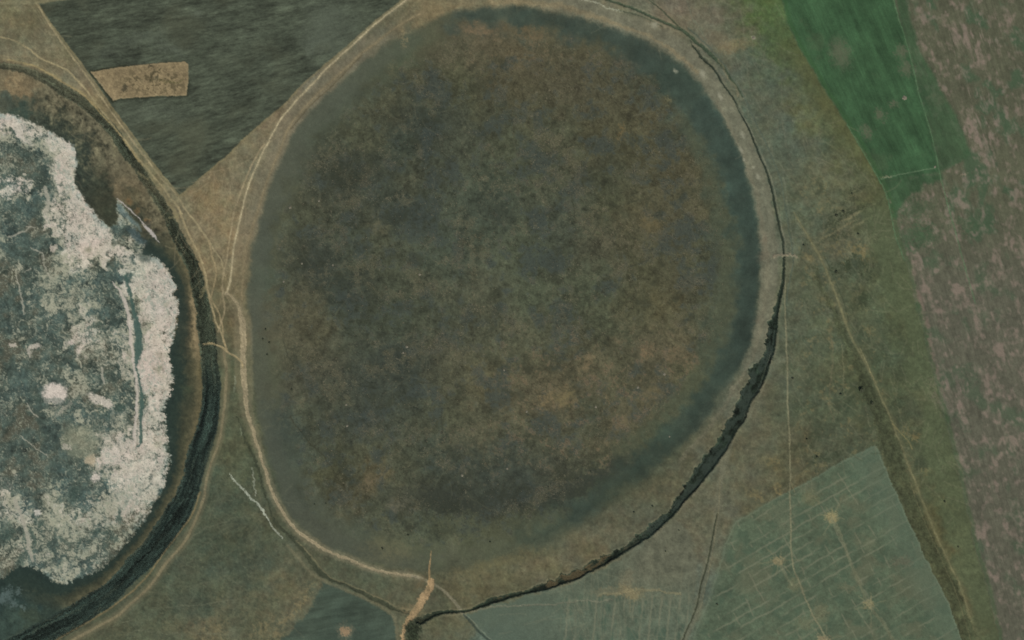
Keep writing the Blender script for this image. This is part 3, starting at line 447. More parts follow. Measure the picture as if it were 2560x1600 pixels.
# south-eastern strip field
SEF = [(2190,1113),(2105,1152),(2026,1200),(1960,1235),(1900,1268),(1838,1303),(1812,1360),(1795,1430),(1770,1500),(1745,1560),(1722,1620),(1716,1660),(2440,1660),(2407,1600),(2380,1531),(2354,1470),(2311,1385),(2264,1285),(2232,1208)]
ds_, sn_ = math.cos(R(-29)), math.sin(R(-29))
XW, YW = warped(1.0, .25); vv = -XW * sn_ + YW * ds_; uu = XW * ds_ + YW * sn_
ph = np.mod(vv / 24.5 + .15 * np.sin(uu / 180), 1.0); wl_ = sst(1 - np.abs(ph - .5) * 24.5 / 3.6, 0, .8)
sec = field(71, 60, 2.0, cut=3); sc = np.array([.345, .392, .305]) * (1 + .03 * N_mid + .04 * N_fine + .015 * GR)[..., None]
sc += (np.array([.285, .35, .275]) - sc) * (.55 * sst(sec + .3 * N_c, .0, 1.8))[..., None]
sc += (np.array([.40, .40, .31]) - sc) * (.55 * sst(N_a, .1, 1.8))[..., None]
sc += (np.array([.47, .475, .38]) - sc) * (.74 * wl_ * sst(field(72, 80, 1.8, 3, -29), -.9, 1.0))[..., None]
ph2 = np.mod(uu / 40 + .1 * np.sin(vv / 60), 1.0); wl2 = sst(1 - np.abs(ph2 - .5) * 40 / 3.0, 0, .8) * sst(field(73, 60, 2.0), -.1, .9)
sc += (np.array([.48, .475, .38]) - sc) * (.6 * wl2)[..., None]
paler = sst(X - .52 * Y, 1480, 1560)
sc += (np.array([.36, .415, .338]) - sc) * (.55 * paler)[..., None]
de = poly(SEF, 1.0, .8, False, 110); left_ = 1 - sst(X, 1800, 1980)
me = sst(de / (3.5 + 22 * left_), -.6, .7) ; paint(sc, me * .93)
k = region('field', 'grey-green field with pale diagonal stripes at the lower right', 'field', 'soil'); LAB[de > 0] = k
H += me * .05 * (.5 - wl_)
paint(rgb(116, 126, 102), sst((2.5 - np.abs(de - 2)) / 2, -.6, 1) * .4)
# field south of the lake
SF = [(1163,1540),(1240,1512),(1320,1490),(1400,1466),(1470,1434),(1520,1415),(1590,1378),(1640,1340),(1690,1300),(1720,1330),(1745,1400),(1742,1470),(1728,1540),(1700,1610),(1690,1660),(1270,1660),(1222,1600),(1188,1570)]
XW, YW = warped(1.0, .25); ph = np.mod((XW + .12 * YW) / 23.0 + .25 * np.sin(YW / 90), 1.0); ws_ = sst(1 - np.abs(ph - .5) * 23 / 3.8, 0, .8)
sf = np.array([.37, .402, .328]) * (1 + .03 * N_mid + .035 * N_fine + .015 * GR)[..., None]
sf += (np.array([.338, .385, .325]) - sf) * (1 - sst(X, 1300, 1460))[..., None] * .8
stz = sst(Y, 1478, 1500) * sst(X, 1390, 1420)
sf += (np.array([.485, .48, .385]) - sf) * (.7 * ws_ * stz * sst(field(74, 60, 1.9, 3, 90), -1.0, .5))[..., None]
sf += (np.array([.265, .34, .275]) - sf) * (.6 * stz * sst(field(75, 40, 2.0, 3, 88, cut=2), .1, 1.5))[..., None]
sf += (np.array([.405, .395, .318]) * (1 + .05 * N_c + .04 * N_fine)[..., None] - sf) * (.75 * sst(X, 1500, 1620) * (1 - sst(Y, 1420, 1530)))[..., None]
dsf, msf = fld('field', 'grey-green field with faint upright stripes below the big lake', SF, 'soil', sf, .88, 9.0, 2.5, 1.2)
sm = sst((1.8 - scratches(422, 120, (1400, 1760), (1300, 1600), 70, 85, 14, .02)) / 1.8, -.6, 1); paint(rgb(122, 120, 96), sm * msf * .3)
sm = sst((1.8 - scratches(423, 60, (1200, 1760), (1400, 1600), 70, -8, 10, .02)) / 1.8, -.6, 1); paint(rgb(122, 122, 98), sm * msf * .28)
# small dark field at the bottom
bs = field(76, 26, 1.6, 8, -10, cut=1)
bf = np.array([.27, .315, .265]) * (1 + .05 * bs + .04 * N_mid + .012 * GR)[..., None]
fld('field', 'small dark green field at the bottom edge left of the sandy gully', [(809,1459),(830,1460),(880,1484),(931,1506),(978,1540),(985,1570),(983,1660),(680,1660),(703,1600),(746,1557),(788,1504)], 'soil', bf, .9, 6.0, 3, 1.5)
paint(rgb(168, 136, 102), blob(862, 1578, 12, 11, 0, .3, 2.5) * .95); paint(rgb(128, 116, 92), blob(862, 1578, 19, 18, 0, .5, 4) * .4)
for cx_, cy_ in ((2078,1293),(1945,1404),(2174,1513),(1572,1478),(2060,1598)):
    for a_ in (20, 75, 150, 205, 260, 330):
        ln_ = 26 + (a_ * 7 + cx_) % 30; c_, s_ = math.cos(R(a_ + cx_ % 40)), math.sin(R(a_ + cx_ % 40))
        paint(rgb(130, 124, 94), sst((1.8 - line([(cx_, cy_), (cx_ + ln_ * .5 * c_ + 3, cy_ + ln_ * .5 * s_), (cx_ + ln_ * c_, cy_ + ln_ * s_)], 10, 1, .8)[0]) / 1.8, -.6, 1) * .45)
# bare spots on the southern fields
for x, y, rx, ry, a, c, m in ((2078,1293,15,13,0,(150,138,98),.9),(1945,1404,14,11,0,(142,130,96),.85),(2174,1513,14,12,0,(142,132,96),.85),(2060,1598,16,12,0,(146,130,98),.8),(1572,1478,30,14,25,(136,124,90),.8),(1565,1450,18,24,20,(118,110,86),.5),(1540,1480,60,7,0,(122,114,88),.5),(2050,1530,20,24,0,(116,110,82),.5),(2010,1560,22,14,0,(114,112,84),.5),(2120,1470,26,8,20,(116,110,84),.4),(2250,1400,28,10,0,(110,100,80),.4),(2030,1245,22,18,0,(112,108,78),.5),(1985,1460,14,18,0,(118,114,84),.5),(1960,1290,30,40,0,(112,110,86),.35)):
    paint(rgb(*c) * (1 + .05 * GR)[..., None], blob(x, y, rx, ry, a, .5, 3.5) * m)

past = np.isin(LAB, [0]).astype(np.float32)
sm = sst((1.8 - scratches(411, 420, (1940, 2380), (300, 1300), 46, 62, 50, .06, past)) / 1.8, -.6, 1); paint(rgb(124, 120, 94), sm * .28)
sm = sst((2.0 - scratches(412, 300, (1960, 2420), (400, 1600), 40, 62, 55, .08, past)) / 2, -.6, 1); paint(rgb(64, 70, 50), sm * .30)
sm = sst((1.6 - scratches(413, 260, (230, 800), (1000, 1600), 60, -20, 40, .05, past)) / 1.6, -.6, 1); paint(rgb(110, 110, 86), sm * .25)
sm = sst((1.8 - scratches(414, 160, (1400, 1960), (-20, 520), 60, 45, 35, .05, past)) / 1.8, -.6, 1); paint(rgb(126, 122, 100), sm * .25)
sm = sst((1.6 - scratches(415, 120, (420, 740), (280, 760), 90, 118, 22, .04, past)) / 1.6, -.6, 1); paint(rgb(150, 136, 106), sm * .35)
sm = sst((1.6 - scratches(416, 90, (0, 420), (-20, 480), 70, 48, 22, .04, past)) / 1.6, -.6, 1); paint(rgb(146, 136, 104), sm * .3)
tint(past, .035 * field(417, 20, 1.6, cut=.9))
# ------------------------------------------------------------------ tracks
def track(label, pts, w, c, amt=.85, feather=1.6, wb=.5, ws=.4, sink=.12, reg=True, name='path', brk=0.0, shoulder=0.0, rut=0.0):
    p = [(q[0], q[1], q[2] if len(q) > 2 else w) for q in pts]
    D, Sg, L, Wd = line(p, 26, wb, ws)
    m = sst((Wd / 2 - D) / feather, -.8, .9)
    if brk: m = m * (1 - brk * sst(lookup(field(300 + len(REG), 60, 1.9), L * .4, 100 + 0 * L), -.3, 1.2))
    if shoulder: paint(np.asarray(c) * .93, sst((Wd * 1.6 - D) / 4, -.8, 1) * shoulder)
    paint(np.asarray(c, np.float32) * (1 + .05 * GR + .05 * N_c)[..., None], m * amt)
    if rut: paint(np.asarray(c) * .78, sst((1.5 - D) / 1.2, -.6, 1) * rut * sst(N_c, -.8, .6)); paint(np.asarray(c) * .80, sst((2.5 - np.abs(Wd * .75 - D)) / 2, -.6, 1) * .35 * sst(N_fine, -.2, 1.2))
    global H
    H -= sink * m
    if reg:
        k = region(name, label, 'track' if name == 'path' else name, 'soil'); LAB[Wd / 2 - D > -.3] = k
    return D, Sg, L, Wd, m
TAN = rgb(152, 138, 106); PALE = rgb(166, 154, 124); OCH = rgb(158, 140, 98)
track('pale track along the top edge at the upper left corner', [(-60,8),(0,7),(60,7),(100,5),(150,-2),(200,-8)], 9, rgb(132,126,96), .6, 3)
track('narrow dirt track curving along the outer side of the salt lake ditch at the upper left', [(-60,86),(0,93),(32,100),(63,116),(90,135),(106,148),(138,161),(169,177),(190,198),(212,222),(238,254),(265,290),(291,326),(317,356),(344,392),(376,432),(413,476),(440,512),(455,536)], 4.6, rgb(158,144,108), .85, 1.5, brk=.35)
track('light worn edge path on the rim of the ditch at the upper left', [(20,150),(60,158),(93,168),(132,190),(169,212),(200,232),(228,256),(258,290),(286,323),(307,347),(341,394),(356,414)], 4.4, OCH, .75, 1.8, brk=.4)
track('faint track joining the curve from the left edge above the salt lake', [(-60,140),(0,141),(40,144),(80,143),(106,148)], 3.5, rgb(140,128,98), .5, 1.6)
track('straight track along the left edge of the dark ploughed field', [(92,10),(130,70),(172,130),(212,184),(262,256),(312,326),(360,390),(404,446),(440,486),(466,527),(487,553),(513,590),(535,625),(553,651),(562,690)], 4.4, rgb(156,142,108), .8, 1.5, brk=.3)
track('track down the outer rim of the dark ditch beside the narrow isthmus', [(447,519),(455,545),(476,594),(497,636),(511,678),(521,731),(532,776),(541,806),(556,840),(566,872),(569,879)], 5, rgb(160,144,108), .85, 1.5)
track('worn braided track at the isthmus between both lakes', [(520,600),(530,640),(540,680),(534,720),(528,745),(546,780),(556,813),(560,853),(569,879)], 4.2, rgb(160,142,106), .8, 1.4)
track('track following the outer rim of the dark ditch down to the bottom left edge', [(561,879),(566,932),(564,985),(558,1038),(550,1091),(537,1131),(524,1170),(516,1200),(508,1248),(489,1298),(466,1348),(437,1384),(413,1410),(392,1443),(370,1470),(331,1507),(291,1541),(251,1562),(212,1584),(180,1602),(140,1630)], 7, rgb(134,122,93), .75, 2.0, shoulder=.35)
track('inner worn path between the dark ditch and its rim track at the lower left', [(500,1230),(478,1290),(434,1350),(410,1382),(378,1428),(344,1466),(304,1500),(251,1537),(206,1563),(159,1590),(120,1612)], 4, rgb(138,118,82), .7, 1.8)
track('main pale track running along the lower edge of the dark ploughed field', [(1060,-40),(1016,0),(971,34),(926,71),(883,111),(846,143),(804,184),(788,204),(756,235),(727,267),(703,296),(688,323),(672,352),(659,378),(648,400),(636,428),(624,456),(611,500),(600,551),(590,593),(582,638),(577,691),(570,723),(563,736)], 4.4, rgb(172,158,124), .92, 1.4, shoulder=.2)
track('thinner track beside the pale main track on the isthmus', [(660,362),(630,410),(603,479),(585,532),(577,585),(566,651),(558,691),(556,731),(561,770),(556,800),(545,830)], 4.2, rgb(156,140,108), .8, 1.5)
track('inner track along the upper left shore of the big lake', [(1060,30),(1000,62),(950,100),(905,132),(873,163),(825,208),(788,242),(756,276),(727,311),(709,352),(690,398),(668,452),(650,510),(636,552),(622,600),(611,651),(606,717),(604,760)], 5, rgb(136,122,92), .6, 2.5, shoulder=.25)
track('dark rut beside the inner shore track', [(905,138),(873,171),(845,200),(815,230),(788,252),(756,286),(727,322)], 2.6, rgb(84,76,54), .6, 1.4, reg=False)
track('wide pale dirt road along the left and lower shore of the big lake', [(563,736,4),(582,747,5),(598,768,8),(604,800,14),(608,853,15),(608,906,15),(611,959,14),(616,1012,10),(624,1051,9),(637,1090,8),(651,1139,7.5),(667,1190,7.5),(682,1232,8),(698,1266,8),(719,1300,8),(746,1330,8),(778,1353,8),(825,1380,7.5),(878,1401,7.5),(931,1422,7),(984,1435,6),(1031,1441,6),(1053,1446,5)], 9, rgb(166,150,118), .85, 1.6, 1.0, .8, shoulder=.3, sink=.25, rut=.5)
track('grey continuation of the shore road crossing the ditch toward the bottom edge', [(1031,1441),(1053,1446),(1074,1457),(1103,1472),(1129,1496),(1148,1520),(1164,1541)], 7, rgb(134,126,102), .75, 2)
track('dark rutted road leaving the lake toward the bottom edge', [(1160,1536),(1188,1570),(1222,1602),(1260,1640)], 6, rgb(58,68,58), .75, 1.6, sink=.3)
track('pale', [(1168,1538),(1195,1568),(1230,1602),(1266,1638)], 2.5, rgb(122,128,108), .6, 1.4, reg=False)
track('short link track from the ditch rim to the wide dirt road', [(511,861),(525,858),(540,862),(556,868),(569,879),(580,886),(595,895),(604,906),(608,920)], 5, rgb(164,146,108), .85, 1.6)
track('white eroded runnel left of the lower lake road', [(574,1186,3),(590,1208,4),(608,1222,4.5),(630,1248,5),(645,1262,5),(661,1285,4.5),(680,1314,4),(694,1332,4),(707,1347,3)], 4, rgb(172,174,154), .8, 1.4, 1.0, 1.0)
track('short white runnel beside the lower lake road', [(630,1168,2.5),(635,1190,3.5),(637,1215,4),(640,1240,3)], 3, rgb(158,160,140), .65, 1.4, 1.2, 1.2)
for pts in ([(588,940),(589,955),(587,985)], [(601,1062),(606,1090)]): track('x', pts, 4, rgb(140,144,120), .5, 1.6, 1.5, 1, reg=False)
track('dark wheel-worn gully between the lower lake road and the small dark field', [(593,1040,3),(606,1078,4),(622,1117,5),(640,1156,5),(655,1210,4),(680,1290,5),(700,1318,7),(727,1344,9),(754,1372,9),(780,1409,13),(799,1433,13),(825,1447,10),(878,1468,7),(931,1494,10),(979,1520,10),(1024,1531,7)], 8, rgb(62,66,50), .8, 2.4, 1.2, .8, sink=.7, name='ditch')
track('x', [(740,1352),(764,1375),(790,1405),(810,1430),(840,1450),(900,1472),(950,1496),(990,1516)], 3, rgb(126,116,86), .55, 1.6, 1, .6, reg=False)
track('tan footpath along the outer side of the lower gully', [(720,1365),(750,1400),(770,1425),(800,1448),(830,1462),(880,1482),(931,1506),(975,1532),(990,1560),(994,1610)], 8, rgb(118,112,86), .6, 4)
track('sandy orange washout running down from the lake road to the bottom edge', [(1074,1452,14),(1072,1470,18),(1062,1490,17),(1048,1518,17),(1034,1540,16),(1020,1556,11),(1009,1576,8),(1005,1600,8),(1006,1640,8)], 12, rgb(170,142,104), .92, 2.2, 1.4, 1.3, sink=.5)
for x, y, rx, ry in ((1052,1460,6,22),(1064,1470,5,12),(1036,1530,4,10)): paint(rgb(104, 92, 66), blob(x, y, rx, ry, 30, .5, 3) * .5)
paint(rgb(140, 122, 90), blob(1032, 1525, 26, 10, 10, .7, 4) * .55)
track('thin orange erosion line climbing from the road onto the lake bed', [(1079,1378,2),(1077,1395,3),(1074,1417,4.5),(1073,1440,4.5),(1072,1454,4)], 3.5, rgb(162,134,94), .85, 1.2)
track('broad faint track over the lower left pasture', [(700,1340),(680,1355)], 3, rgb(110,112,92), .3, 2, reg=False)
for pts in ([(400,1522),(480,1512),(560,1505),(620,1498)], [(470,1350),(540,1310),(640,1285)], [(280,1568),(300,1560),(330,1552)], [(300,1600),(350,1575),(420,1582),(600,1588)]):
    track('x', pts, 2.5, rgb(116,116,92), .4, 1.6, 2, .6, reg=False)
# eastern ditches
dk = rgb(38, 48, 38)
def ditch(label, pts, w, c, amt, depth, feather=1.8, wb=.8, ws=.8, scal=False):
    global H
    D, Sg, L, Wd = line([(q[0], q[1], q[2] if len(q) > 2 else w) for q in pts], 40, wb, ws)
    e = Wd / 2 - D
    if scal:                                   # slumped inner bank: scalloped on the lake side, clean on the outer side
        e = e + np.where(Sg < 0, 1.0, 0.0) * np.clip(Wd - 7, 0, 12) / 12 * 3.6 * lookup(field(97, 40, 1.8), L * .5, 150 + 0 * L)
    m = sst(e / feather + (0 if scal else .3) * GR2 * (Wd > 9), -.7, .9)
    st_ = ribbon_noise(len(REG) + 80, D * Sg, L, .5, .12)
    vg = np.clip(Wd - 9, 0, 12) / 12
    cc = np.asarray(c, np.float32) * (1 + vg * (.22 * st_ + .10 * N_fine) + .08 * GR)[..., None]
    core = rgb(88, 78, 56) * (1 - sst(X, 1500, 1640))[..., None] + rgb(55, 65, 56) * sst(X, 1500, 1640)[..., None]
    cc = cc + (core - cc) * (np.clip(vg * 1.4, 0, 1) * .95 * sst(st_ + .9 * N_c + .7, -.8, 1.2) * sst(e / 5, .25, 1.0))[..., None]  # lighter core where wide; the dark edges left over paint in bank shadow
    paint(cc, m * amt)
    H -= depth * sst(e, -1.0, 5.5)
    lip = sst((3.2 - np.abs(e + 3.2)) / 2, -.6, 1)
    paint(rgb(132, 124, 98), lip * .25 * sst(N_c, -.6, 1)); H += .25 * lip
    k = region('ditch', label, 'ditch', 'grass'); LAB[e > -.3] = k
    return e, m
E_D2, _ = ditch('winding dark weedy drainage ditch around the lower right shore of the big lake', [(1052,1552,18),(1063,1546,13),(1095,1533,11),(1129,1528,8),(1158,1528,6),(1196,1517,9),(1235,1501,15),(1280,1488,13),(1320,1480,10),(1350,1471,17),(1373,1464,20),(1399,1454,16),(1439,1438,22),(1478,1417,20),(1518,1396,20),(1558,1374,17),(1584,1359,16),(1619,1332,23),(1650,1306,24),(1677,1282,19),(1693,1261,23),(1716,1232,27),(1740,1200,31),(1769,1160,35),(1796,1128,30),(1812,1104,29),(1830,1065,35),(1849,1038,32),(1862,1006,30),(1878,972,40),(1896,938,38),(1912,901,29),(1926,868,25),(1933,826,22),(1938,784,15),(1949,744,10),(1957,691,6),(1960,640,5)], 20, dk, .92, 2.2, 2.3, .8, .6, True)
ditch('thin black straight-sided ditch along the right shore of the big lake', [(1958,634,5),(1956,601,5),(1946,559,5),(1936,506,5),(1925,461,5),(1914,425,4.5),(1902,397,4.5),(1883,349,4.5),(1862,304,4.5),(1836,251,4.5),(1809,212,4.5),(1791,182,4.5),(1772,160,5),(1751,140,5),(1730,112,3.5)], 4.5, rgb(40,48,38), .82, 1.3, 1.5, .5, .4)
ditch('dark green ditch arching over the upper right shore from the top edge', [(1470,-20,4),(1518,0,5),(1571,17,6),(1624,40,7),(1677,63,7),(1716,84,9),(1751,113,9),(1783,142,8),(1809,170,7),(1830,201,6),(1857,240,4)], 7, rgb(58,72,54), .75, 1.0, 2.2, .6, .5)
ditch('thin dark furrow joining the upper shore ditch from the top edge', [(1600,-20,3),(1621,0,3),(1650,21,3.5),(1677,48,4),(1703,73,4)], 3.5, rgb(62,70,52), .7, .6, 1.5, .6, .4)
track('x', [(1531,22),(1584,35),(1624,50),(1656,66)], 3, rgb(66,74,58), .6, 1.5, reg=False, sink=.3)
track('x', [(1725,105),(1740,125),(1752,140),(1770,150)], 5, rgb(60,66,52), .5, 2, 2, 1, reg=False, sink=.4)
track('grey path beside the thin black ditch on the right shore', [(1720,70),(1760,105),(1800,150),(1830,190),(1860,240),(1888,304),(1915,358),(1935,405),(1952,453),(1962,506),(1970,559),(1980,622),(1982,651),(1976,691),(1968,730),(1966,760)], 4, rgb(82,92,78), .55, 1.5)
track('x', [(1842,262),(1868,308),(1890,352),(1908,396),(1930,455),(1942,506),(1953,560),(1962,600)], 2.4, rgb(124,124,102), .6, 1.4, reg=False)
track('x', [(1955,420),(1960,455),(1968,505),(1976,560),(1984,610)], 2, rgb(112,116,96), .5, 1.4, reg=False)
track('x', [(1795,150),(1815,185),(1835,212),(1845,240)], 5, rgb(134,124,96), .5, 2.5, 1.5, 1, reg=False)
track('pinkish earth crossing over the thin ditch on the right shore', [(1928,642),(1944,638),(1960,637),(1976,634),(1990,640)], 7, rgb(150,134,110), .6, 3, 2, 2, sink=-.5)
track('pale dry strip on the inner bank of the right shore', [(1790,250,6),(1830,330,7),(1862,402,8),(1888,470,9),(1902,540,9),(1912,600,9),(1918,680,9),(1912,760,9),(1902,820,10),(1880,890,11),(1850,950,10),(1800,1030,10),(1745,1100,9),(1700,1150,7)], 9, rgb(120,114,92), .5, 5, 2, 1)
track('light sandy bank along the top shore of the big lake', [(1230,4,10),(1300,6,13),(1380,12,14),(1450,30,12),(1520,52,11),(1560,68,9),(1610,84,7),(1660,112,7),(1710,150,8),(1745,182,8)], 11, rgb(142,126,94), .55, 5, 2, 1)
track('x', [(1445,-2),(1470,4),(1497,11),(1520,19),(1556,29)], 4, rgb(168,166,140), .7, 1.6, 1.4, 1.4, reg=False, sink=-.2)
track('track slanting across the patch of scrub at the top right of the big lake', [(1715,-10),(1725,25),(1732,50),(1750,70),(1765,100)], 3, rgb(106,110,90), .5, 1.8)
for x, y, rx, ry in ((1757,186,7,10),(1801,241,4,10),(1852,374,4,9),(1897,442,4,8),(1884,419,3,3),(1857,338,4,10),(1637,62,8,6),(1884,94,4,4),(1689,177,4,5),(1860,400,2,4)): paint(rgb(160, 156, 132), blob(x, y, rx, ry, -25, .8, 1.0) * .7)
for x, y, rx, ry in ((1905,640,10,16),(1913,600,7,14),(1893,800,8,14)): paint(rgb(120, 106, 86), blob(x, y, rx, ry, 20, .8, 2) * .35)
# right-hand pasture tracks
track('straight pale track running down the right pasture to the bottom edge', [(1962,700,2),(1962,760,3),(1964,800),(1968,906),(1970,1012),(1974,1117),(1976,1200),(1974,1226),(1978,1306),(1978,1364),(1985,1422),(1997,1451),(2013,1494),(2031,1536),(2052,1570),(2068,1602),(2090,1640)], 4, rgb(134,128,98), .75, 1.4)
track('short side branch of the straight pale track in the striped field', [(1978,1206),(1986,1230)], 3, rgb(134,124,90), .6, 1.4, reg=False)
track('long diagonal dirt track descending through the right pasture', [(1985,530,2),(2005,566,3),(2031,609),(2052,646),(2073,696),(2092,744),(2110,797),(2132,850),(2158,898),(2185,951),(2206,1001),(2230,1054),(2253,1117),(2274,1170),(2290,1208),(2317,1279),(2343,1343),(2375,1412),(2401,1465),(2423,1536),(2444,1602),(2460,1650)], 5.5, rgb(126,120,86), .65, 2, shoulder=.25, brk=.3)
track('x', [(2060,640),(2082,690),(2105,745),(2120,800)], 2.2, rgb(66,72,52), .6, 1.4, reg=False)
track('x', [(2150,870),(2172,920),(2185,951)], 2, rgb(148,138,98), .6, 1.3, reg=False)
D, Sg, L, Wd = line([(2030,665,6),(2062,735,12),(2085,790,16),(2110,835,20),(2135,890,22),(2160,950,30),(2190,1020,38),(2215,1080,44),(2240,1160,44),(2262,1230,40),(2290,1290,40),(2325,1365,42),(2362,1440,42),(2395,1520,40),(2425,1600,38),(2445,1660,38)], 60, 2.5, 1.2)
vb = sst((Wd / 2 - D) / 6, -.7, 1) * (de < 1)
paint(rgb(70, 74, 52) * (1 + .07 * GR + .08 * N_fine + .08 * ribbon_noise(91, D * Sg, L, .5, .06))[..., None], vb * .72); H -= .5 * vb
k = region('pasture_strip', 'dark green grassy strip beside the diagonal track at the lower right', 'grass strip', 'grass'); LAB[(Wd / 2 - D > 0) & (de < 0) & (LAB == 0)] = k
track('second rut of the diagonal track at the lower right', [(2276,1205),(2300,1275),(2330,1345),(2360,1412),(2386,1470),(2408,1536),(2428,1604)], 2.5, rgb(112,106,76), .5, 1.4, reg=False)
track('yellowish forked path right of the diagonal track', [(2232,1060),(2255,1085),(2272,1105),(2280,1122)], 3, rgb(138,126,84), .6, 1.6)
track('faint path through the middle of the right pasture', [(2102,850,2),(2108,880),(2110,910),(2108,940),(2112,985)], 3, rgb(124,120,90), .55, 1.5, 1.5, .8)
track('faint pinkish path left of the faint middle path', [(2076,820),(2080,870),(2078,930),(2074,1000),(2082,1050)], 4.5, rgb(116,108,82), .4, 2.5, 2, .8)
track('thin light track on the left margin of the patchy field', [(2118,310),(2153,372),(2183,424),(2200,453),(2214,485),(2227,532),(2237,580),(2248,617),(2262,650)], 3, rgb(88,118,82), .6, 1.5)
track('narrow light line dividing the green field from the patchy field', [(2229,-40),(2235,0),(2251,61),(2272,127),(2290,201),(2304,254),(2325,325),(2343,397),(2348,430),(2358,470),(2370,514),(2386,569),(2404,638),(2423,707),(2439,757)], 3, rgb(92,124,86), .55, 1.5)
track('thin cross track along the lower edge of the green field', [(2203,448),(2230,441),(2264,434),(2300,427),(2338,421)], 3, rgb(112,128,98), .65, 1.5)
paint(rgb(150, 140, 112), blob(2215, 442, 14, 3, -10, .5, 1.5) * .6); paint(rgb(150, 134, 112), blob(2410, 436, 10, 2.5, -20, .5, 1.5) * .7)
# striped field tracks
track('worn tan track through the striped field', [(2078,1293),(2092,1322),(2105,1348),(2124,1401),(2147,1454),(2160,1484),(2174,1513),(2190,1538),(2211,1562),(2232,1600),(2255,1640)], 8, rgb(122,120,92), .55, 3)
track('short track leading from a bare spot in the striped field', [(1945,1404),(1956,1424),(1968,1445),(1982,1462)], 6, rgb(124,122,94), .5, 2.5)
track('tan track across the stripes below the big lake', [(1500,1488),(1540,1484),(1572,1478),(1620,1474),(1660,1480),(1700,1486)], 6, rgb(134,124,92), .6, 2.5, 1.5, 1)
track('wavy pale footpath across the field below the big lake', [(1180,1530),(1230,1518),(1290,1514),(1350,1514),(1400,1510),(1440,1502),(1470,1499),(1500,1503),(1530,1498)], 3, rgb(128,122,100), .55, 1.5, 1.5, .8)
track('rutted track between the two lower fields', [(1830,1100,3),(1818,1140),(1804,1190),(1796,1240),(1793,1282),(1784,1340),(1772,1395),(1760,1440),(1752,1480),(1742,1530),(1724,1572),(1708,1602),(1690,1640)], 16, rgb(112,110,88), .6, 5)
track('dark rut', [(1793,1285),(1776,1370),(1764,1425),(1751,1467),(1742,1517),(1724,1560),(1708,1596),(1696,1625)], 4, rgb(60,64,48), .85, 1.5, reg=False, sink=.3)
track('x', [(1800,1200),(1797,1260),(1790,1320),(1783,1370),(1772,1430),(1762,1470),(1752,1520)], 2, rgb(134,124,94), .55, 1.4, reg=False)
for pts in ([(1925,880),(1912,930),(1896,975),(1872,1020),(1850,1060),(1830,1100)], [(1932,880),(1920,940),(1900,990),(1870,1045)]):
    track('x', pts, 2.2, rgb(112,112,90), .4, 1.6, 1.5, .6, reg=False)
# dark growth at the foot of the washout
paint(rgb(44, 50, 36) * (1 + .2 * GR)[..., None], blob(1034, 1582, 20, 26, 10, .35, 4) * .9)
paint(rgb(48, 54, 42), blob(1056, 1552, 20, 9, -20, .4, 3) * .8)

# ------------------------------------------------------------------ fine grain and build
C *= (1 + .020 * field(95, 5, .9, cut=.4))[..., None]
C = np.clip(C, .05, .95)
lin = np.where(C <= .04045, C / 12.92, ((C + .055) / 1.055) ** 2.4)
ALB = np.clip(lin / LIT, .004, .85).astype(np.float32)

def soil_mat(name, gscale, rough, bump):
    m = bpy.data.materials.new(name); m.use_nodes = True
    n = m.node_tree; b = n.nodes['Principled BSDF']
    at = n.nodes.new('ShaderNodeAttribute'); at.attribute_name = 'cover'
    tc = n.nodes.new('ShaderNodeTexCoord')
    nz = n.nodes.new('ShaderNodeTexNoise'); nz.inputs['Scale'].default_value = gscale; nz.inputs['Detail'].default_value = 3
    rp = n.nodes.new('ShaderNodeMapRange'); rp.inputs['From Min'].default_value = .25; rp.inputs['From Max'].default_value = .75
    rp.inputs['To Min'].default_value = .92; rp.inputs['To Max'].default_value = 1.08
    mx = n.nodes.new('ShaderNodeMix'); mx.data_type = 'RGBA'; mx.blend_type = 'MULTIPLY'; mx.inputs[0].default_value = 1
    n.links.new(tc.outputs['Object'], nz.inputs['Vector']); n.links.new(nz.outputs['Fac'], rp.inputs['Value'])
    n.links.new(at.outputs['Color'], mx.inputs[6]); n.links.new(rp.outputs['Result'], mx.inputs[7])
    n.links.new(mx.outputs[2], b.inputs['Base Color'])
    b.inputs['Roughness'].default_value = rough; b.inputs['Specular IOR Level'].default_value = .15
    bp = n.nodes.new('ShaderNodeBump'); bp.inputs['Strength'].default_value = bump; bp.inputs['Distance'].default_value = .15
    n.links.new(nz.outputs['Fac'], bp.inputs['Height']); n.links.new(bp.outputs['Normal'], b.inputs['Normal'])
    return m
MAT = {'grass': soil_mat('dry_grass_cover', 1.1, .95, .2), 'mud': soil_mat('dry_mud', .8, .9, .12), 'salt': soil_mat('salt', .7, .85, .1), 'soil': soil_mat('bare_soil', .9, .95, .15)}
WXv = ((X - 1280) * S).ravel(); WYv = ((800 - Y) * S).ravel(); WZ = H.ravel()
def height_at(x, y):
    i = np.clip(((np.asarray(x) - X0) / ST).astype(int), 0, NX - 2); j = np.clip(((np.asarray(y) - Y0) / ST).astype(int), 0, NY - 2)
    return H[j, i]
def link_mesh(name, co, quads, cols, mat, smooth=False):
    me = bpy.data.meshes.new(name)
    nv, nf = len(co), len(quads); k = quads.shape[1]
    me.vertices.add(nv); me.vertices.foreach_set('co', np.ascontiguousarray(co, np.float32).ravel())
    me.loops.add(nf * k); me.loops.foreach_set('vertex_index', np.ascontiguousarray(quads, np.int32).ravel())
    me.polygons.add(nf); me.polygons.foreach_set('loop_start', np.arange(0, nf * k, k, dtype=np.int32))
    if cols is not None:
        a = me.attributes.new('cover', 'FLOAT_COLOR', 'POINT')
        a.data.foreach_set('color', np.hstack([cols, np.ones((nv, 1), np.float32)]).astype(np.float32).ravel())
    me.materials.append(mat); me.update(calc_edges=True)
    o = bpy.data.objects.new(name, me); col_main.objects.link(o); return o
idx = np.arange(NX * NY).reshape(NY, NX)
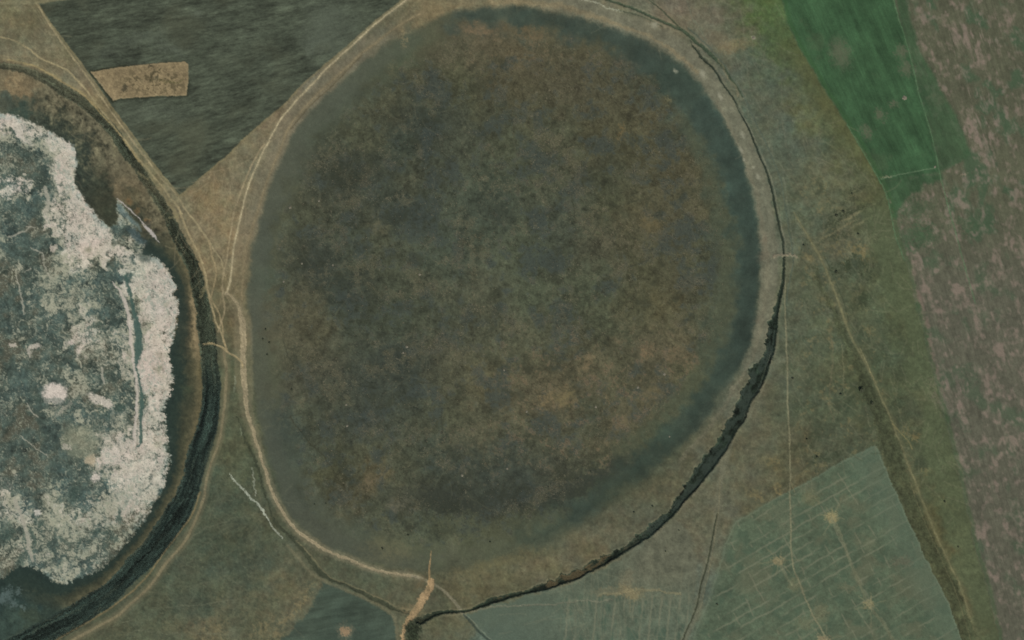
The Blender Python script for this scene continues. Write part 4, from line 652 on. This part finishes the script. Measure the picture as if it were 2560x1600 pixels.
q = np.stack([idx[:-1, :-1], idx[1:, :-1], idx[1:, 1:], idx[:-1, 1:]], -1).reshape(-1, 4)
fl = LAB[:-1, :-1].ravel()
ALBf = ALB.reshape(-1, 3)
order = np.argsort(fl, kind='stable'); fs_ = fl[order]; cuts = np.searchsorted(fs_, np.arange(len(REG) + 1))
seen = {}
for k, (name, label, cat, mat) in enumerate(REG):
    qs = q[order[cuts[k]:cuts[k + 1]]]
    if not len(qs): print('empty region', k, name, label); continue
    used, inv = np.unique(qs, return_inverse=True)
    co = np.stack([WXv[used], WYv[used], WZ[used]], -1); cc = ALBf[used]; qq = inv.reshape(-1, 4)
    if k == 0:                         # carry the pasture on to the horizon
        PB, SB = 260, 4                 # belt width in fine cells, coarse step
        ii = np.arange(-PB, NX - 1 + PB + 1, SB); jj = np.arange(-PB, NY - 1 + PB + 1, SB)
        def mirror(a, n): a = np.abs(a); return np.where(a > n - 1, 2 * (n - 1) - a, a)
        JJ, II = np.meshgrid(mirror(jj, NY), mirror(ii, NX), indexing='ij')
        bx_, by_ = np.meshgrid((X0 + ii * ST - 1280) * S, (800 - Y0 - jj * ST) * S)
        base = np.array([.105, .108, .070], np.float32)
        inx = np.minimum(np.minimum(ii[None, :], (NX - 1 - ii)[None, :]), 0); iny = np.minimum(np.minimum(jj[:, None], (NY - 1 - jj)[:, None]), 0)
        away = np.clip(-np.minimum(inx, iny) / PB, 0, 1); fade = sst(away, .55, 1.0)
        bz = H[JJ, II] * (1 - fade) - .12
        bc = ALB[JJ, II] * (1 - fade[..., None]) + base * fade[..., None]
        bi = np.arange(len(ii) * len(jj)).reshape(len(jj), len(ii))
        bq = np.stack([bi[:-1, :-1], bi[1:, :-1], bi[1:, 1:], bi[:-1, 1:]], -1).reshape(-1, 4)
        ci, cj = ii[:-1] + SB / 2, jj[:-1] + SB / 2
        keep = ~(((cj >= SB) & (cj <= NY - 1 - SB))[:, None] & ((ci >= SB) & (ci <= NX - 1 - SB))[None, :]).ravel()
        o0 = len(co)
        co = np.vstack([co, np.stack([bx_.ravel(), by_.ravel(), bz.ravel()], -1)]); cc = np.vstack([cc, bc.reshape(-1, 3)]).astype(np.float32)
        qq = np.vstack([qq, o0 + bq[keep]])
        per = np.concatenate([bi[0, :], bi[1:, -1], bi[-1, -2::-1], bi[-2:0:-1, 0]]) + o0
        pc_ = co[per]; nb = len(per); rings = []; rc = []
        rng = np.random.default_rng(5)
        for f in (1.06, 1.15, 1.35, 1.8, 3, 8, 25):
            r_ = pc_.copy(); r_[:, :2] *= f; r_[:, 2] = -.12
            rings.append(r_); rc.append(base * (1 + .06 * rng.standard_normal((nb, 1))))
        o1 = len(co); co = np.vstack([co] + rings); cc = np.vstack([cc] + rc).astype(np.float32)
        a_ = np.arange(nb); b_ = (a_ + 1) % nb
        lev = [per] + [o1 + k_ * nb + a_ for k_ in range(len(rings))]
        qq = np.vstack([qq] + [np.stack([p_[a_], r2[a_], r2[b_], p_[b_]], -1)[:, ::-1] for p_, r2 in zip(lev[:-1], lev[1:])])
    o = link_mesh(name, co, qq, cc, MAT[mat])
    o['kind'] = 'structure'; o['label'] = label; o['category'] = cat

# ------------------------------------------------------------------ growth that nobody could count
rng = np.random.default_rng(77)
def tufts(name, label, cat, weight, n, size, tall, blades, gain, mixin=0.0):
    p = weight.ravel().astype(np.float64); p /= p.sum()
    pick = np.searchsorted(np.cumsum(p), rng.random(n)); pick = np.clip(pick, 0, p.size - 1)
    x = WXv[pick] + rng.uniform(-.5, .5, n); y = WYv[pick] + rng.uniform(-.5, .5, n); z = WZ[pick] - .05
    sc_ = size * rng.uniform(.5, 1.3, n)
    a0 = rng.uniform(0, 6.28, n)
    co = []; 
    for b in range(blades):
        a = a0 + 6.283 * b / blades + rng.uniform(-.4, .4, n); wd = .55
        lean = sc_ * rng.uniform(.5, 1.1, n); h = tall * sc_ * rng.uniform(.6, 1.2, n)
        p0 = np.stack([x + .18 * sc_ * np.cos(a - 1.5), y + .18 * sc_ * np.sin(a - 1.5), z], -1)
        p1 = np.stack([x + .18 * sc_ * np.cos(a + 1.5), y + .18 * sc_ * np.sin(a + 1.5), z], -1)
        p2 = np.stack([x + lean * np.cos(a), y + lean * np.sin(a), z + h], -1)
        co += [p0, p1, p2]
    co = np.stack(co, 1).reshape(-1, 3)
    straw = np.array([.165, .145, .092], np.float32)
    mixf = (rng.random((n, 1)) ** 4 * mixin).astype(np.float32)
    cols = np.repeat((ALBf[pick] * (1 - mixf) + straw * mixf) * gain * rng.uniform(.7, 1.3, (n, 1)).astype(np.float32), blades * 3, axis=0)
    o = link_mesh(name, co, np.arange(len(co)).reshape(-1, 3), cols, MAT['grass'])
    o['kind'] = 'stuff'; o['label'] = label; o['category'] = cat
    return o
tufts('dry_grass', 'dry grass tussocks scattered over the big dry lake bed', 'dry grass', sst(lk, 60, 120) * np.exp(.8 * N_c + .5 * N_b), 40000, 1.15, .35, 4, 1.12, 1.0)
tufts('weeds', 'dark weeds crowding the broad ditch around the salt lake', 'weeds', sst(E_BK, 1, 6) * (.3 + .7 * sst(L_BK, 300, 700)), 22000, 1.2, .6, 4, 1.15)
tufts('reeds', 'dark reeds filling the winding ditch on the lower right shore', 'reeds', sst(E_D2, 3, 8), 6000, .8, .7, 4, 1.2)

# ------------------------------------------------------------------ shrubs
def plain_mat(name, c1, c2, scale=2.0):
    m = bpy.data.materials.new(name); m.use_nodes = True; n = m.node_tree; b = n.nodes['Principled BSDF']
    nz = n.nodes.new('ShaderNodeTexNoise'); nz.inputs['Scale'].default_value = scale; nz.inputs['Detail'].default_value = 4
    rp = n.nodes.new('ShaderNodeValToRGB'); rp.color_ramp.elements[0].color = (*c1, 1); rp.color_ramp.elements[1].color = (*c2, 1)
    rp.color_ramp.elements[0].position = .3; rp.color_ramp.elements[1].position = .7
    tc = n.nodes.new('ShaderNodeTexCoord'); n.links.new(tc.outputs['Object'], nz.inputs['Vector'])
    n.links.new(nz.outputs['Fac'], rp.inputs['Fac']); n.links.new(rp.outputs['Color'], b.inputs['Base Color'])
    b.inputs['Roughness'].default_value = .9; b.inputs['Specular IOR Level'].default_value = .15
    return m
M_leaf = plain_mat('shrub_leaves', (.070, .082, .048), (.125, .135, .080), 1.5)
M_stem = plain_mat('shrub_bark', (.05, .04, .028), (.10, .08, .055), 6)
M_earth = plain_mat('bare_earth', (.17, .155, .11), (.27, .245, .18), 1.2)
def shrub_meshes(seed):
    r = random.Random(seed)
    lobes = [(r.uniform(-.6, .6), r.uniform(-.6, .6), r.uniform(.7, 1.5), r.uniform(.45, .8)) for _ in range(7)]
    v = []; f = []
    for _ in range(260):
        lx, ly, lz, lr = r.choice(lobes)
        th, u = r.uniform(0, 6.28), r.uniform(-.6, 1); q_ = math.sqrt(1 - u * u); k = lr * r.uniform(.7, 1.05)
        c = (lx + k * q_ * math.cos(th), ly + k * q_ * math.sin(th), max(.15, lz + k * u * .8))
        a = r.uniform(0, 6.28); sz = r.uniform(.09, .19); ti = r.uniform(-.5, .5)
        e1 = (math.cos(a) * sz, math.sin(a) * sz, ti * sz); e2 = (-math.sin(a) * sz * .7, math.cos(a) * sz * .7, r.uniform(-.5, .5) * sz)
        b = len(v)
        v += [tuple(c[i] - e1[i] for i in range(3)), tuple(c[i] + e2[i] for i in range(3)), tuple(c[i] + e1[i] for i in range(3)), tuple(c[i] - e2[i] for i in range(3))]
        f.append((b, b + 1, b + 2, b + 3))
    leaf = bpy.data.meshes.new('foliage'); leaf.from_pydata(v, [], f); leaf.materials.append(M_leaf)
    v = []; f = []
    def limb(p, q_, r0, r1):
        b = len(v)
        for pt, rr in ((p, r0), (q_, r1)):
            for k in range(6): v.append((pt[0] + rr * math.cos(k * 1.047), pt[1] + rr * math.sin(k * 1.047), pt[2]))
        for k in range(6): f.append((b + k, b + (k + 1) % 6, b + 6 + (k + 1) % 6, b + 6 + k))
    limb((0, 0, -.15), (0, 0, .45), .10, .075)
    for lx, ly, lz, lr in lobes[:5]: limb((0, 0, .4), (lx, ly, lz), .06, .02)
    stem = bpy.data.meshes.new('stem'); stem.from_pydata(v, [], f); stem.materials.append(M_stem)
    return leaf, stem
SM = [shrub_meshes(i) for i in range(5)]
SHRUBS = [
 (1982,947,1.9,'lone dark shrub right beside the straight pale track in the right pasture'),
 (2362,1254,1.7,'dark shrub on the tan bare patch right of the diagonal track, lower right'),
 (2396,1367,1.4,'small dark shrub between the diagonal track and the patchy field near the bottom'),
 (1586,1281,1.6,'lone dark shrub on the lower right lake bank, away from the weedy ditch'),
 (1632,1266,1.6,'low dark shrub on the lake bank close to the bend of the weedy ditch'),
 (1698,1326,1.2,'tiny shrub on tan ground between the weedy ditch and the rutted track'),
 (1664,1379,1.2,'tiny shrub near the upper edge of the field below the big lake'),
 (1793,1511,1.8,'dark shrub at the left margin of the diagonally striped field'),
 (956,1372,1.7,'dark shrub on the pale patch just above the lower shore road'),
 (1021,1339,1.6,'dark shrub on the lake bed left of the thin orange erosion line'),
 (1226,1356,1.6,'dark shrub on the lower lake bed right of the thin orange erosion line'),
 (816,1260,1.3,'right one of two small shrubs on the lower left lake bed'),
 (787,1262,1.3,'left one of two small shrubs on the lower left lake bed'),
 (665,825,1.8,'topmost of four dark shrubs on the lake rim beside the wide dirt road'),
 (658,849,1.7,'second from top of four dark shrubs beside the wide dirt road'),
 (674,858,1.8,'third from top of four dark shrubs beside the wide dirt road'),
 (668,887,1.5,'lowest of four dark shrubs on the lake rim beside the wide dirt road'),
 (730,975,1.9,'dark shrub ringed by pale ground on the left part of the lake bed'),
 (2155,975,4.2,'largest dark bush of the right pasture, left of the diagonal track'),
 (2181,1009,2.8,'dark bush just below the largest bush beside the diagonal track'),
 (2103,986,2.0,'small bush at the lower end of the faint middle path'),
 (2092,683,2.6,'dark bush right of the upper diagonal track in the scrubby pasture'),
 (2146,586,1.9,'small bush near the pale streaks at the edge of the smooth olive strip'),
 (2109,530,2.2,'upper bush among the dark streaks in the scrubby pasture'),
 (2092,540,2.2,'lower bush among the dark streaks in the scrubby pasture'),
 (2130,485,1.6,'highest small bush of the scrubby pasture near the green field'),
 (2011,614,2.0,'small bush left of the upper end of the diagonal track'),
 (2018,1099,1.8,'upper of two bushes above the striped field beside the straight track'),
 (2044,1144,2.2,'lower of two bushes above the striped field beside the straight track')]
for i, (x, y, r_, lab) in enumerate(SHRUBS):
    t = bpy.data.objects.new('shrub', None); t.empty_display_size = .5; col_main.objects.link(t)
    t.location = ((x - 1280) * S, (800 - y) * S, float(height_at(x, y))); t.rotation_euler = (0, 0, i * 1.7); sc_ = r_ / 1.45; t.scale = (sc_, sc_, sc_ * .85)
    t['label'] = lab; t['category'] = 'shrub'; t['group'] = 'shrubs on the pasture and lake shore'
    for nm, me in zip(('foliage', 'stem'), SM[i % 5]):
        o = bpy.data.objects.new(nm, me); col_main.objects.link(o); o.parent = t
# ------------------------------------------------------------------ earth mounds thrown up by burrowing animals
def mound_mesh(seed):
    r = random.Random(seed); v = []; f = []; N, K = 18, 6
    lump = [1 + r.uniform(-.22, .22) for _ in range(N)]
    for k in range(K + 1):
        t = k / K; h = .42 * (1 - t) ** 1.3 * (1 - .55 * max(0, 1 - t / .22)) - .05 * (k == K)
        for n in range(N):
            rr = max(t, .02) * lump[n] * (1 + r.uniform(-.05, .05)); a = 6.2832 * n / N
            v.append((rr * math.cos(a), rr * math.sin(a), h + r.uniform(-.025, .025) * (k < K)))
    for k in range(K):
        for n in range(N): f.append((k * N + n, (k + 1) * N + n, (k + 1) * N + (n + 1) % N, k * N + (n + 1) % N))
    f.append(tuple(range(N)))
    me = bpy.data.meshes.new('earth_mound'); me.from_pydata(v, [], f); me.materials.append(M_earth); return me
MM = [mound_mesh(i) for i in range(4)]
MOUNDS = [
 (1017,867,1.6,'upper of two close pale mounds right of the left lake centre'),
 (1008,882,1.3,'lower of two close pale mounds right of the left lake centre'),
 (868,1065,1.5,'pale earth mound on dark mud at the lower left of the big lake'),
 (865,1012,1.4,'pale earth mound a little above another on the lower left lake mud'),
 (1260,926,1.4,'pale earth mound on brown ground below the lake centre'),
 (1268,1172,1.4,'pale earth mound near the lower middle of the big lake bed'),
 (1155,1189,1.5,'pale earth mound on the dark lower lake bed left of the middle'),
 (1661,936,1.8,'ring-shaped pale mound on the tan right part of the lake bed'),
 (1595,969,1.4,'small pale mound left below the ring-shaped mound'),
 (1674,1092,1.2,'tiny white mound on the dark damp lower right shore'),
 (1317,1030,1.5,'white earth mound left of the orange-tan blotches on the lake bed'),
 (1490,1018,1.6,'pale mound right of the orange-tan blotches on the lake bed'),
 (1049,686,1.6,'bright pale mound left of the lake centre'),
 (797,502,1.4,'pale mound in the upper left of the lake bed'),
 (725,519,1.6,'pale mound close to the upper left lake rim'),
 (754,659,1.4,'pale mound on the left lake bed, left one of a level pair'),
 (832,663,1.3,'pale mound on the left lake bed, right one of a level pair'),
 (709,704,1.4,'pale mound near the left lake rim above the four shrubs'),
 (1884,94,2.2,'bright earth mound near the yellowish corner beside the green field'),
 (2261,245,3.2,'pale earth heap inside the solid green crop field'),
 (2338,417,1.5,'small pale heap at the corner of the green field tracks')]
for i, (x, y, r_, lab) in enumerate(MOUNDS):
    o = bpy.data.objects.new('earth_mound', MM[i % 4]); col_main.objects.link(o)
    o.location = ((x - 1280) * S, (800 - y) * S, float(height_at(x, y)) - .02); o.rotation_euler = (0, 0, i * 2.1); o.scale = (r_, r_, r_ * .8)
    o['label'] = lab; o['category'] = 'earth mound'; o['group'] = 'pale earth mounds'
